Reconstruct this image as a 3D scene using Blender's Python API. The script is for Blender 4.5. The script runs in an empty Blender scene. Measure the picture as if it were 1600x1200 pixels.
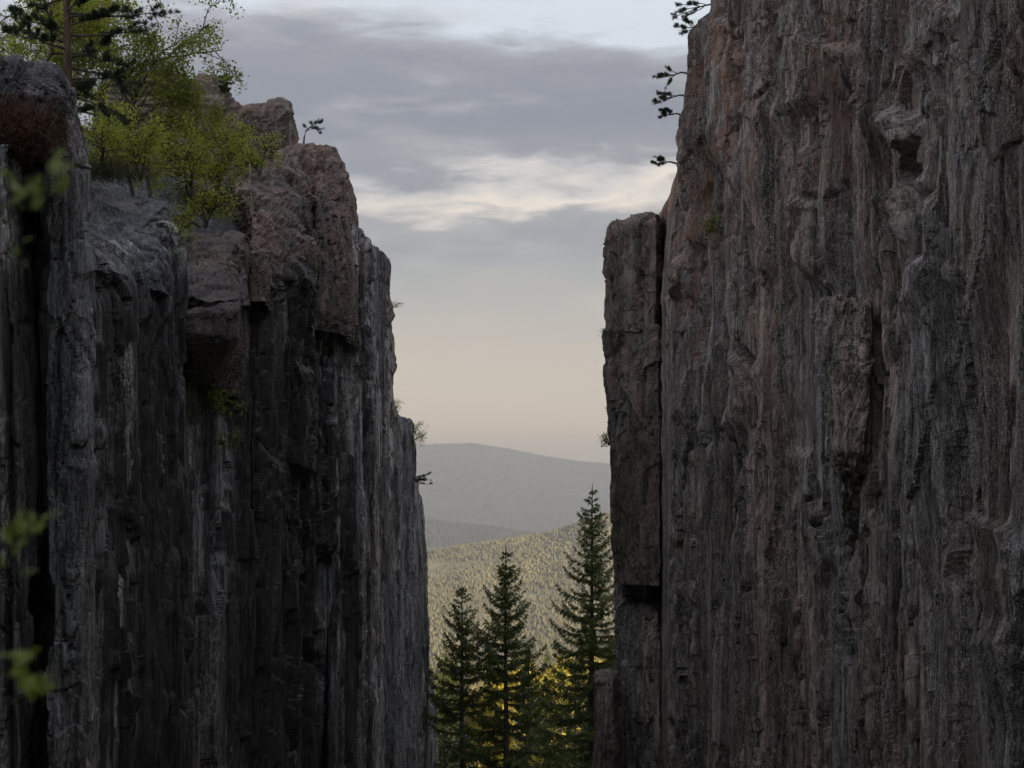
import bpy, math, random
import numpy as np

# ------------------------------------------------------------------ camera, sky, sun, exposure
SC = bpy.context.scene
COL = SC.collection
F = 2600.0                                   # focal length in photo pixels (photo is 1600 wide)
cam_d = bpy.data.cameras.new('camera')
cam = bpy.data.objects.new('camera', cam_d)
COL.objects.link(cam)
cam.location = (0, 0, 0)
cam.rotation_euler = (math.radians(90), 0, 0)
cam_d.sensor_width = 36.0
cam_d.lens = 36.0 * F / 1600.0
cam_d.shift_y = 200.0 / 1600.0
cam_d.clip_start = 0.1
cam_d.clip_end = 30000.0
cam_d.dof.use_dof = True
cam_d.dof.focus_distance = 52.0
cam_d.dof.aperture_fstop = 3.4
SC.camera = cam

SUN_EL = math.radians(11.0)
SUN_DIR = np.array([0.70, -0.71, 0.0])
SUN_DIR /= np.linalg.norm(SUN_DIR)
SUN_DIR = np.array([SUN_DIR[0] * math.cos(SUN_EL), SUN_DIR[1] * math.cos(SUN_EL), math.sin(SUN_EL)])
sun_d = bpy.data.lights.new('sun', 'SUN')
sun_d.energy = 5.0
sun_d.angle = math.radians(0.5)
sun_d.color = (1.0, 0.83, 0.56)
sun = bpy.data.objects.new('sun', sun_d)
COL.objects.link(sun)
from mathutils import Vector
sun.rotation_euler = Vector(SUN_DIR).to_track_quat('Z', 'Y').to_euler()
sun.location = (40, -10, 60)

SC.view_settings.view_transform = 'Standard'
SC.view_settings.look = 'None'
SC.view_settings.exposure = 1.5
SC.view_settings.gamma = 1.0
SC.view_settings.use_curve_mapping = False
SC.cycles.max_bounces = 8
SC.cycles.diffuse_bounces = 4
SC.cycles.transparent_max_bounces = 8
SC.cycles.use_denoising = True

CLOUD_GAIN = 0.355                           # exposure is +1.5, so sky radiance is scaled down
world = bpy.data.worlds.new('World')
SC.world = world
world.use_nodes = True
wt = world.node_tree
wt.nodes.clear()


class NT:
    """small helper for building node trees"""
    def __init__(self, tree):
        self.t = tree

    def n(self, typ, **kw):
        nd = self.t.nodes.new(typ)
        for k, v in kw.items():
            setattr(nd, k, v)
        return nd

    def link(self, a, b):
        self.t.links.new(a, b)

    def setin(self, sock, v):
        if isinstance(v, bpy.types.NodeSocket):
            self.link(v, sock)
        else:
            sock.default_value = v

    def math(self, op, a, b=0.0, clamp=False):
        nd = self.n('ShaderNodeMath', operation=op, use_clamp=clamp)
        self.setin(nd.inputs[0], a)
        self.setin(nd.inputs[1], b)
        return nd.outputs[0]

    def vmul(self, v, s):
        nd = self.n('ShaderNodeVectorMath', operation='MULTIPLY')
        self.setin(nd.inputs[0], v)
        self.setin(nd.inputs[1], s)
        return nd.outputs[0]

    def vadd(self, v, s):
        nd = self.n('ShaderNodeVectorMath', operation='ADD')
        self.setin(nd.inputs[0], v)
        self.setin(nd.inputs[1], s)
        return nd.outputs[0]

    def noise(self, v, scale, detail=4.0, rough=0.55, dist=0.0):
        nd = self.n('ShaderNodeTexNoise')
        self.setin(nd.inputs['Vector'], v)
        nd.inputs['Scale'].default_value = scale
        nd.inputs['Detail'].default_value = detail
        nd.inputs['Roughness'].default_value = rough
        nd.inputs['Distortion'].default_value = dist
        return nd.outputs['Fac']

    def ramp(self, f, stops, interp='LINEAR'):
        nd = self.n('ShaderNodeValToRGB')
        nd.color_ramp.interpolation = interp
        el = nd.color_ramp.elements
        while len(el) < len(stops):
            el.new(0.5)
        for e, (p, c) in zip(el, stops):
            e.position = p
            e.color = tuple(c) + (1.0,) if len(c) == 3 else c
        self.link(f, nd.inputs[0])
        return nd.outputs[0]

    def step(self, f, lo, hi):
        nd = self.n('ShaderNodeMapRange', interpolation_type='SMOOTHSTEP')
        self.setin(nd.inputs['Value'], f)
        nd.inputs['From Min'].default_value = lo
        nd.inputs['From Max'].default_value = hi
        return nd.outputs[0]

    def mix(self, fac, a, b, blend='MIX'):
        nd = self.n('ShaderNodeMix', data_type='RGBA', blend_type=blend)
        self.setin(nd.inputs[0], fac)
        self.setin(nd.inputs[6], a if isinstance(a, bpy.types.NodeSocket) else (*a, 1.0))
        self.setin(nd.inputs[7], b if isinstance(b, bpy.types.NodeSocket) else (*b, 1.0))
        return nd.outputs[2]


W = NT(wt)
tc = W.n('ShaderNodeTexCoord')
dirv = tc.outputs['Generated']
sep = W.n('ShaderNodeSeparateXYZ')
W.link(dirv, sep.inputs[0])
elev = sep.outputs['Z']
warp = W.noise(W.vmul(dirv, (3.0, 3.0, 15.0)), 1.0, 6.0, 0.58)
warp2 = W.noise(W.vadd(W.vmul(dirv, (16.0, 16.0, 62.0)), (3.1, 1.7, 0.4)), 1.0, 6.0, 0.58, 0.2)
tex = W.noise(W.vadd(W.vmul(dirv, (9.0, 9.0, 40.0)), (7.3, 0.0, 2.2)), 1.0, 6.0, 0.55, 0.1)
el2 = W.math('ADD', elev, W.math('MULTIPLY', W.math('SUBTRACT', warp, 0.5), 0.075))
amp2 = W.step(elev, 0.09, 0.2)
el2 = W.math('ADD', el2, W.math('MULTIPLY', W.math('MULTIPLY', W.math('SUBTRACT', warp2, 0.5), 0.060), amp2))
ev = W.math('MULTIPLY', el2, 2.5, clamp=True)
S = 2.5
bands = W.ramp(ev, [
    (0.00 * S, (0.84, 0.65, 0.49)), (0.045 * S, (1.12, 0.83, 0.59)), (0.075 * S, (0.97, 0.77, 0.59)),
    (0.105 * S, (0.77, 0.645, 0.53)), (0.135 * S, (0.52, 0.495, 0.475)), (0.158 * S, (0.35, 0.35, 0.38)),
    (0.172 * S, (0.42, 0.41, 0.43)), (0.184 * S, (1.10, 0.96, 0.82)), (0.194 * S, (0.76, 0.71, 0.68)),
    (0.204 * S, (0.33, 0.33, 0.37)), (0.232 * S, (0.25, 0.262, 0.32)), (0.256 * S, (0.31, 0.312, 0.36)),
    (0.268 * S, (0.42, 0.42, 0.46)), (0.284 * S, (0.80, 0.87, 0.95)), (0.33 * S, (0.80, 0.90, 1.0))])
bands = W.mix(W.math('MULTIPLY', W.step(tex, 0.50, 0.70), W.math('MULTIPLY', amp2, 0.45)), bands, (0.72, 0.68, 0.66))
bands = W.mix(W.math('MULTIPLY', W.step(tex, 0.48, 0.28), W.math('MULTIPLY', W.math('SUBTRACT', amp2, W.step(elev, 0.22, 0.27)), 0.25), clamp=True), bands, (0.20, 0.23, 0.31))
# overhead: broken cloud layer on a plane
zc = W.math('MAXIMUM', elev, 0.08)
pv = W.n('ShaderNodeCombineXYZ')
W.link(W.math('DIVIDE', sep.outputs['X'], zc), pv.inputs[0])
W.link(W.math('DIVIDE', sep.outputs['Y'], zc), pv.inputs[1])
cl = W.noise(pv.outputs[0], 0.9, 6.0, 0.55)
sky = W.n('ShaderNodeTexSky', sky_type='NISHITA', sun_disc=False)
sky.sun_elevation = SUN_EL
sky.sun_rotation = math.atan2(SUN_DIR[0], SUN_DIR[1])
sky.altitude = 300
sky_col = W.vmul(sky.outputs[0], (0.07, 0.07, 0.07))
overhead = W.mix(W.step(cl, 0.36, 0.62), (0.88, 0.99, 1.14), (0.98, 0.98, 1.0))
cloud_col = W.mix(W.step(elev, 0.26, 0.42), bands, overhead)
cloud_col = W.vmul(cloud_col, (CLOUD_GAIN, CLOUD_GAIN, CLOUD_GAIN))
allsky = W.mix(0.90, sky_col, cloud_col)
bg = W.n('ShaderNodeBackground')
W.link(allsky, bg.inputs['Color'])
bg.inputs['Strength'].default_value = 1.0
wo = W.n('ShaderNodeOutputWorld')
W.link(bg.outputs[0], wo.inputs[0])

rng = np.random.default_rng(11)
R = random.Random(5)


def PX(px, D):
    return (px - 800.0) * D / F


def PZ(py, D):
    return (800.0 - py) * D / F


# ------------------------------------------------------------------ numpy noise
def _h(ix, iy, iz, s):
    h = (ix.astype(np.int64) * 374761393 + iy.astype(np.int64) * 668265263 + iz.astype(np.int64) * 2147483647 + s * 1274126177)
    h = (h ^ (h >> 13)) & 0xffffffff
    h = (h * 1274126177) & 0xffffffff
    h = (h ^ (h >> 16)) & 0xffffffff
    h = (h * 2246822519) & 0xffffffff
    h = h ^ (h >> 15)
    return (h & 0xffffff).astype(np.float32) / 16777216.0


def vnoise(P, s=0):
    i = np.floor(P).astype(np.int32)
    f = (P - i).astype(np.float32)
    f = f * f * (3 - 2 * f)
    x, y, z = i[:, 0], i[:, 1], i[:, 2]
    out = 0
    for dx in (0, 1):
        wx = f[:, 0] if dx else 1 - f[:, 0]
        for dy in (0, 1):
            wy = f[:, 1] if dy else 1 - f[:, 1]
            for dz in (0, 1):
                wz = f[:, 2] if dz else 1 - f[:, 2]
                out = out + wx * wy * wz * _h(x + dx, y + dy, z + dz, s)
    return out * 2 - 1


def fbm(P, s=0, o=4, g=0.5):
    a, t, r = 1.0, 0.0, 0
    for k in range(o):
        r = r + a * vnoise(P * (2.03 ** k) + 17.3 * k, s + k)
        t += a
        a *= g
    return r / t


def facet(P, s=0, tilt=1.0):
    """Worley cells, each a tilted plane: returns (height -1..1, edge distance)"""
    i = np.floor(P).astype(np.int32)
    f1 = np.full(len(P), 1e9, np.float32)
    f2 = f1.copy()
    val = np.zeros(len(P), np.float32)
    for dx in (-1, 0, 1):
        for dy in (-1, 0, 1):
            for dz in (-1, 0, 1):
                cx, cy, cz = i[:, 0] + dx, i[:, 1] + dy, i[:, 2] + dz
                q0 = P[:, 0] - (cx + _h(cx, cy, cz, s))
                q1 = P[:, 1] - (cy + _h(cx, cy, cz, s + 1))
                q2 = P[:, 2] - (cz + _h(cx, cy, cz, s + 2))
                d = np.sqrt(q0 * q0 + q1 * q1 + q2 * q2).astype(np.float32)
                v = (_h(cx, cy, cz, s + 3) * 2 - 1 + tilt * ((_h(cx, cy, cz, s + 4) - .5) * q0
                     + (_h(cx, cy, cz, s + 5) - .5) * q1 + (_h(cx, cy, cz, s + 6) - .5) * q2) * 2)
                m = d < f1
                f2 = np.where(m, f1, np.minimum(f2, d))
                val = np.where(m, v, val)
                f1 = np.where(m, d, f1)
    return val, f2 - f1


def sstep(x, a, b):
    t = np.clip((x - a) / (b - a), 0, 1)
    return t * t * (3 - 2 * t)


def prism(P, w, seg, s, tilt=0.7):
    """upright joint blocks: 2-D Worley columns cut into segments at slanting breaks -> (height -1..1, edge distance)"""
    wd = fbm(P * (0.30, 0.30, 0.035), s + 50, 2)
    we = fbm(P * (0.30, 0.30, 0.035), s + 55, 2)
    jag = vnoise(P * (4.0, 4.0, 2.2), s + 58) * 0.035 / w
    x = P[:, 0] / w + wd * 0.30 + jag
    y = P[:, 1] / w + we * 0.30 + jag
    ix, iy = np.floor(x).astype(np.int32), np.floor(y).astype(np.int32)
    z0 = np.zeros_like(ix)
    f1 = np.full(len(P), 1e9, np.float32)
    f2 = f1.copy()
    q0 = np.zeros(len(P), np.float32)
    q1 = q0.copy()
    bx, by = ix.copy(), iy.copy()
    for dx in (-1, 0, 1):
        for dy in (-1, 0, 1):
            cx, cy = ix + dx, iy + dy
            a = x - (cx + _h(cx, cy, z0, s))
            b_ = y - (cy + _h(cx, cy, z0, s + 1))
            d = np.sqrt(a * a + b_ * b_).astype(np.float32)
            m = d < f1
            f2 = np.where(m, f1, np.minimum(f2, d))
            q0 = np.where(m, a, q0)
            q1 = np.where(m, b_, q1)
            bx = np.where(m, cx, bx)
            by = np.where(m, cy, by)
            f1 = np.where(m, d, f1)
    L = seg * (0.6 + 0.9 * _h(bx, by, z0, s + 2))
    zz = P[:, 2] / L + 9 * _h(bx, by, z0, s + 3) + 1.1 * ((_h(bx, by, z0, s + 4) - .5) * q0 + (_h(bx, by, z0, s + 5) - .5) * q1) * w * 2 / L * 2
    zz = zz + 0.55 * vnoise(np.stack([bx * 7.31, by * 5.77, zz * 0.62], 1), s + 11)
    jz = np.floor(zz).astype(np.int32)
    fr = (zz - jz).astype(np.float32)
    v = _h(bx, by, jz, s + 6) * 2 - 1
    v = v + tilt * 2 * ((_h(bx, by, jz, s + 7) - .5) * q0 + (_h(bx, by, jz, s + 8) - .5) * q1 + (_h(bx, by, jz, s + 9) - .5) * (fr - .5))
    vn = _h(bx, by, jz + 1, s + 6) * 2 - 1
    t = sstep(fr, 0.93, 1.0)
    global TONE
    TONE = _h(bx, by, jz, s + 12) * (1 - t) + _h(bx, by, jz + 1, s + 12) * t
    return v * (1 - t) + vn * t, f2 - f1


def rock_disp(P, seed, k=8.0, a1=0.34, a2=0.15, a3=0.06, af=0.05, crack=1.0, chip=0.03):
    """outward displacement of fissured granite in metres"""
    P = P.astype(np.float64)
    global BTONE
    BTONE = np.zeros(len(P), np.float32)
    r = 0
    if a1:
        v, e = prism(P, 1.9, k * 1.0, seed)
        r = r + a1 * v - crack * a1 * 0.9 * (1 - sstep(e, 0.0, 0.045))
        BTONE = BTONE + 0.6 * (TONE - .5)
    if a2:
        v, e = prism(P, 0.66, k * 0.42, seed + 120)
        r = r + a2 * v - crack * a2 * 1.0 * (1 - sstep(e, 0.0, 0.07))
        BTONE = BTONE + 0.9 * (TONE - .5)
    if a3:
        v, e = prism(P, 0.23, k * 0.28, seed + 240)
        r = r + a3 * v - crack * a3 * 0.6 * (1 - sstep(e, 0.0, 0.1))
        BTONE = BTONE + 0.6 * (TONE - .5)
    patch = sstep(fbm(P * (0.5, 0.5, 0.3), seed + 80, 3), -0.05, 0.25)
    v, e = facet(P / np.array([0.42, 0.42, 0.42 * min(2.2, 0.6 * k)]), seed + 300, 1.7)
    r = r + (0.4 + patch) * chip * (v - 0.5 * (1 - sstep(e, 0, 0.06)))
    r = r + af * fbm(P * (0.9, 0.9, 0.55), seed + 60, 5, 0.55)
    r = r + 0.02 * fbm(P * (11, 11, 1.5 if k > 4 else 7), seed + 70, 2)
    return r


# ------------------------------------------------------------------ mesh helpers
def mesh(name, V, Fc, mats, smooth=True, attrs=None, midx=None):
    """V (n,3); Fc (m,3|4) int array -> mesh"""
    V = np.asarray(V, np.float32)
    Fc = np.asarray(Fc, np.int32)
    me = bpy.data.meshes.new(name)
    me.vertices.add(len(V))
    me.vertices.foreach_set('co', V.ravel())
    k = Fc.shape[1]
    me.loops.add(Fc.size)
    me.loops.foreach_set('vertex_index', Fc.ravel())
    me.polygons.add(len(Fc))
    me.polygons.foreach_set('loop_start', np.arange(len(Fc), dtype=np.int32) * k)
    me.polygons.foreach_set('loop_total', np.full(len(Fc), k, np.int32))
    me.polygons.foreach_set('use_smooth', np.full(len(Fc), smooth, bool))
    if midx is not None:
        me.polygons.foreach_set('material_index', np.asarray(midx, np.int32))
    for m in (mats if isinstance(mats, (list, tuple)) else [mats]):
        me.materials.append(m)
    for an, av in (attrs or {}).items():
        at = me.attributes.new(an, 'FLOAT', 'POINT')
        at.data.foreach_set('value', np.asarray(av, np.float32))
    me.update(calc_edges=True)
    return me


def tag(o, label=None, cat=None, group=None, kind=None):
    if label:
        o['label'] = label
    if cat:
        o['category'] = cat
    if group:
        o['group'] = group
    if kind:
        o['kind'] = kind
    return o


def obj(name, me, parent=None, loc=None):
    o = bpy.data.objects.new(name, me)
    COL.objects.link(o)
    if parent is not None:
        o.parent = parent
    if loc is not None:
        o.location = loc
    return o


def empty(name, loc, label, cat, group=None):
    o = bpy.data.objects.new(name, None)
    o.empty_display_size = 0.3
    COL.objects.link(o)
    o.location = loc
    return tag(o, label, cat, group)


def grid_faces(nu, nv, wrap=False, flip=False):
    """vertex index = j*nu + i ; i along u"""
    i = np.arange(nu if wrap else nu - 1)
    j = np.arange(nv - 1)
    I, J = np.meshgrid(i, j)
    a = J * nu + I
    b = J * nu + (I + 1) % nu
    f = np.stack([a, b, b + nu, a + nu], -1).reshape(-1, 4)
    return f[:, ::-1] if flip else f


# ------------------------------------------------------------------ materials
def new_mat(name):
    m = bpy.data.materials.new(name)
    m.use_nodes = True
    m.node_tree.nodes.clear()
    N = NT(m.node_tree)
    return m, N


def rock_mat(name, dark=(0.075, 0.072, 0.075), mid=(0.20, 0.19, 0.185), pinkc=(0.30, 0.165, 0.125), pink=0.25,
             lichen=0.5, wet_shade=0.0, moss=0.12, bump=1.0, zs=0.07):
    m, N = new_mat(name)
    geo = N.n('ShaderNodeNewGeometry')
    p = geo.outputs['Position']
    wv = N.n('ShaderNodeTexNoise')
    N.link(N.vmul(p, (1, 1, 0.06 if zs < 0.15 else 0.6)), wv.inputs['Vector'])
    wv.inputs['Scale'].default_value = 0.8
    pw = N.vadd(p, N.vmul(wv.outputs['Color'], (0.25, 0.25, 0.0)))
    streak = N.noise(N.vmul(pw, (1.0, 1.0, zs)), 6.0, 7, 0.66)
    streak2 = N.noise(N.vmul(p, (1.0, 1.0, zs * 1.6)), 24.0, 4, 0.65)
    fz = min(1.0, zs * 4)
    fine = N.noise(N.vmul(p, (1, 1, fz)), 30.0, 5, 0.75)
    speck = N.noise(N.vmul(p, (1, 1, min(1, fz * 1.5))), 60.0, 2, 0.7)
    big = N.noise(p, 0.45, 6, 0.62)
    med = N.noise(N.vmul(p, (1, 1, 0.5)), 2.2, 7, 0.68)
    c = N.mix(N.step(streak, 0.38, 0.62), dark, mid)
    c = N.mix(N.math('MULTIPLY', N.step(streak2, 0.50, 0.66), 0.7), c, tuple(min(1, x * 1.75) for x in mid))
    c = N.mix(N.math('MULTIPLY', N.step(med, 0.50, 0.66), 0.7), c, tuple(x * 0.55 for x in dark))
    # fresh pink granite where lichen has not grown: attribute + noise
    at = N.n('ShaderNodeAttribute', attribute_name='pink')
    pk = N.math('ADD', N.math('MULTIPLY', N.step(big, 0.46, 0.64), pink), at.outputs['Fac'], clamp=True)
    pk = N.math('MULTIPLY', pk, N.step(N.noise(N.vmul(p, (1, 1, max(.22, zs))), 2.8, 7, 0.75), 0.42, 0.60))
    c = N.mix(N.math('MULTIPLY', pk, 0.85), c, N.mix(N.step(fine, .35, .65), tuple(x * .6 for x in pinkc), pinkc))
    # each joint block has weathered to its own tone
    tn = N.n('ShaderNodeAttribute', attribute_name='tone')
    c = N.mix(1.0, c, N.mix(N.step(tn.outputs['Fac'], -0.75, 0.75), (0.50, 0.48, 0.47), (1.45, 1.42, 1.40)), 'MULTIPLY')
    drift = N.noise(N.vmul(p, (1, 1, 0.25)), 0.32, 3, 0.5)
    c = N.mix(1.0, c, N.mix(N.step(drift, 0.36, 0.64), (0.94, 0.97, 1.00), (1.12, 0.98, 0.90)), 'MULTIPLY')
    gp = N.step(N.noise(N.vmul(p, (1, 1, 0.4)), 0.9, 5, 0.65), 0.34, 0.62)
    gp = N.math('ADD', N.math('MULTIPLY', gp, 0.85), 0.15)
    # mineral grain
    c = N.mix(N.math('MULTIPLY', gp, N.math('MULTIPLY', N.step(fine, 0.52, 0.66), 0.75)), c, tuple(min(1, x * 2.3) for x in mid))
    c = N.mix(N.math('MULTIPLY', N.step(fine, 0.46, 0.32), 0.85), c, tuple(x * 0.25 for x in dark))
    c = N.mix(N.math('MULTIPLY', gp, N.math('MULTIPLY', N.step(speck, 0.56, 0.66), 0.75)), c, tuple(min(1, x * 2.6) for x in mid))
    c = N.mix(N.math('MULTIPLY', N.step(speck, 0.42, 0.30), 0.7), c, tuple(x * 0.3 for x in dark))
    # pale crustose lichen in small patches and run-down streaks
    lf = N.noise(N.vmul(p, (1, 1, max(0.25, zs))), 9.0, 7, 0.78)
    lm = N.math('MULTIPLY', N.step(lf, 0.585, 0.66), N.step(big, 0.35, 0.6))
    c = N.mix(N.math('MULTIPLY', lm, lichen), c, (0.42, 0.435, 0.42))
    # moss / yellow-green lichen
    mo = N.math('MULTIPLY', N.step(N.noise(p, 1.0, 6, 0.62), 0.60, 0.72), N.step(N.noise(p, 8.0, 5, 0.75), 0.45, 0.6))
    c = N.mix(N.math('MULTIPLY', mo, moss * 3, clamp=True), c, (0.095, 0.105, 0.045))
    # dark algae run-down streaks; the attribute also paints the left cleft's shade
    aw = N.n('ShaderNodeAttribute', attribute_name='wet_shade')
    wn = N.step(N.noise(N.vmul(pw, (1, 1, 0.03)), 2.1, 5, 0.6), 0.49, 0.59)
    wx = N.noise(N.vmul(pw, (1, 1, 0.08)), 10.0, 6, 0.68)
    wf = N.math('ADD', N.math('MULTIPLY', N.math('MULTIPLY', wn, wet_shade), N.step(wx, 0.60, 0.44)),
                N.math('MULTIPLY', aw.outputs['Fac'], N.step(wx, 0.82, 0.60)), clamp=True)
    c = N.mix(N.math('MULTIPLY', wf, 0.88), c, (0.022, 0.020, 0.020))
    b = N.n('ShaderNodeBsdfPrincipled')
    N.link(c, b.inputs['Base Color'])
    N.link(N.math('SUBTRACT', 0.88, N.math('MULTIPLY', wf, 0.30)), b.inputs['Roughness'])
    b.inputs['Specular IOR Level'].default_value = 0.3
    hgt = N.math('ADD', N.math('ADD', N.math('MULTIPLY', streak, 0.8), N.math('MULTIPLY', streak2, 0.35)),
                 N.math('ADD', N.math('MULTIPLY', fine, 0.45), N.math('MULTIPLY', med, 0.7)))
    bp = N.n('ShaderNodeBump')
    bp.inputs['Strength'].default_value = 0.85 * bump
    bp.inputs['Distance'].default_value = 0.10
    N.link(hgt, bp.inputs['Height'])
    N.link(bp.outputs[0], b.inputs['Normal'])
    o = N.n('ShaderNodeOutputMaterial')
    N.link(b.outputs[0], o.inputs[0])
    return m


def leaf_mat(name, c1, c2, trans=0.35, rough=0.6, scale=3.0, attr=None):
    m, N = new_mat(name)
    geo = N.n('ShaderNodeNewGeometry')
    if attr:
        at = N.n('ShaderNodeAttribute', attribute_name=attr)
        f = at.outputs['Fac']
    else:
        f = N.step(N.noise(geo.outputs['Position'], scale, 3, 0.7), 0.3, 0.7)
    c = N.mix(f, c1, c2)
    b = N.n('ShaderNodeBsdfPrincipled')
    N.link(c, b.inputs['Base Color'])
    b.inputs['Roughness'].default_value = rough
    b.inputs['Specular IOR Level'].default_value = 0.25
    o = N.n('ShaderNodeOutputMaterial')
    if trans > 0:
        t = N.n('ShaderNodeBsdfTranslucent')
        N.link(c, t.inputs['Color'])
        mx = N.n('ShaderNodeMixShader')
        mx.inputs[0].default_value = trans
        N.link(b.outputs[0], mx.inputs[1])
        N.link(t.outputs[0], mx.inputs[2])
        N.link(mx.outputs[0], o.inputs[0])
    else:
        N.link(b.outputs[0], o.inputs[0])
    return m


def bark_mat(name, c1, c2, scale=14.0, zs=0.25):
    m, N = new_mat(name)
    tcn = N.n('ShaderNodeNewGeometry')
    f = N.noise(N.vmul(tcn.outputs['Position'], (1, 1, zs)), scale, 5, 0.7)
    c = N.mix(N.step(f, 0.35, 0.65), c1, c2)
    b = N.n('ShaderNodeBsdfPrincipled')
    N.link(c, b.inputs['Base Color'])
    b.inputs['Roughness'].default_value = 0.9
    bp = N.n('ShaderNodeBump')
    bp.inputs['Strength'].default_value = 0.6
    bp.inputs['Distance'].default_value = 0.03
    N.link(f, bp.inputs['Height'])
    N.link(bp.outputs[0], b.inputs['Normal'])
    o = N.n('ShaderNodeOutputMaterial')
    N.link(b.outputs[0], o.inputs[0])
    return m


M_right = rock_mat('granite_right', dark=(0.055, 0.049, 0.048), mid=(0.30, 0.276, 0.268), pinkc=(0.38, 0.20, 0.125), pink=0.22, lichen=0.55, wet_shade=0.45, moss=0.12)
M_left = rock_mat('granite_left', dark=(0.055, 0.054, 0.060), mid=(0.44, 0.44, 0.472), pinkc=(0.27, 0.14, 0.115), pink=0.04, lichen=0.6, wet_shade=0.65, moss=0.05, zs=0.045)
M_grey = rock_mat('granite_grey', dark=(0.045, 0.046, 0.052), mid=(0.13, 0.132, 0.146), pink=0.12, lichen=0.55, wet_shade=0.0, moss=0.12, zs=0.45, bump=.8)
M_rib = rock_mat('granite_rib', dark=(0.10, 0.10, 0.108), mid=(0.27, 0.27, 0.285), pink=0.04, lichen=0.8, wet_shade=0.25, moss=0.06, zs=0.06)
M_pink = rock_mat('granite_pink', dark=(0.052, 0.046, 0.046), mid=(0.16, 0.142, 0.14), pinkc=(0.28, 0.145, 0.118), pink=0.35, lichen=0.5, wet_shade=0.1, moss=0.12, zs=0.3, bump=.8)
M_dome = rock_mat('granite_dark_lichen', dark=(0.06, 0.052, 0.048), mid=(0.17, 0.14, 0.125), pinkc=(0.25, 0.115, 0.08), pink=0.8, lichen=0.4, wet_shade=0.0, moss=0.25, zs=0.6, bump=.7)
M_pillar = rock_mat('granite_pillar', dark=(0.06, 0.053, 0.048), mid=(0.17, 0.155, 0.14), pinkc=(0.30, 0.135, 0.085), pink=0.35, lichen=0.5, wet_shade=0.25, moss=0.45, zs=0.3, bump=.9)
M_leftfar = rock_mat('granite_left_far', dark=(0.045, 0.044, 0.048), mid=(0.215, 0.213, 0.228), pink=0.05, lichen=0.4, wet_shade=0.8, moss=0.05, zs=0.045)
M_bulge = rock_mat('granite_brown', dark=(0.055, 0.046, 0.046), mid=(0.125, 0.108, 0.106), pinkc=(0.18, 0.11, 0.095), pink=0.4, lichen=0.15, wet_shade=0.25, moss=0.05, zs=0.4, bump=.6)
M_spruce = leaf_mat('spruce_needles', (0.09, 0.12, 0.03), (0.21, 0.26, 0.065), 0.4, 0.6, 1.2)
M_pine = leaf_mat('pine_needles', (0.035, 0.055, 0.025), (0.075, 0.105, 0.040), 0.2, 0.6, 2.0)
M_fresh = leaf_mat('fresh_leaves', (0.24, 0.27, 0.03), (0.42, 0.45, 0.065), 0.5, 0.5, 1.5)
M_birch = leaf_mat('birch_leaves', (0.16, 0.19, 0.024), (0.29, 0.32, 0.05), 0.55, 0.5, 1.5)
M_heath = leaf_mat('brown_heather', (0.05, 0.026, 0.016), (0.15, 0.075, 0.04), 0.2, 0.8, 6.0)
M_grass = leaf_mat('rough_grass', (0.045, 0.05, 0.02), (0.12, 0.11, 0.05), 0.3, 0.8, 2.0)
M_bark = bark_mat('grey_bark', (0.05, 0.042, 0.036), (0.14, 0.12, 0.10))
M_pbark = bark_mat('pine_bark', (0.07, 0.045, 0.032), (0.20, 0.12, 0.08))
M_bbark = bark_mat('birch_bark', (0.10, 0.09, 0.085), (0.62, 0.60, 0.57), 9.0, 3.0)
M_twig = bark_mat('twig_bark', (0.03, 0.024, 0.02), (0.07, 0.055, 0.045))

# ------------------------------------------------------------------ base lines of the two rock faces


def XR(D):
    return 9.2 - 0.13 * (D - 30.0)


def XL(D):
    return -7.4 + 0.0585 * (D - 24.0)


# ------------------------------------------------------------------ right rock face
def jagged(y, step, amp, seed):
    r = np.random.default_rng(int(seed))
    n = 60
    ys = np.cumsum(r.uniform(.35, 1.65, n) * step) - 100
    return np.interp(y, ys, r.normal(0, amp, n))


def lines_groove(px, py, pts, w, depth):
    """an open crack along a broken line, sharp-lipped, with irregular width"""
    pts = sorted(pts, key=lambda t: t[1])
    ys = [t[1] for t in pts]
    xs = [t[0] for t in pts]
    sd = xs[0] * 7 + ys[0]
    xc = np.interp(py, ys, xs) + jagged(py, 45, 0.22 * w + 1.2, sd)
    fade = sstep(py, ys[0] - 12, ys[0] + 25) * (1 - sstep(py, ys[-1] - 25, ys[-1] + 12))
    wv = np.maximum(w * 0.5 * (0.75 + jagged(py, 60, 0.35, sd + 1)), 0.8) * (0.3 + 0.7 * fade)
    q = np.abs(px - xc) / wv
    return -depth * fade * np.clip((1.25 - q) / 0.4, 0, 1)


def saw(px, py, x0, x1, x2, y0, y1, amp, lean=0.0):
    """a tilted plate: rises slowly to a crest, breaks off on its near side"""
    q = px + lean * (py - 0.5 * (y0 + y1)) + jagged(py, 38, 0.10 * (x2 - x0), x0 + y0)
    up = np.clip((q - x0) / (x1 - x0), 0, 1)
    dn = 1 - np.clip((q - x1) / (x2 - x1), 0, 1)
    top = y0 + 0.35 * (px - x1)
    fade = np.clip((py - top) / 14, 0, 1) * (1 - np.clip((py - (y1 - 0.3 * (y1 - y0))) / (0.3 * (y1 - y0)), 0, 1))
    return amp * up * dn * fade


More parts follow.
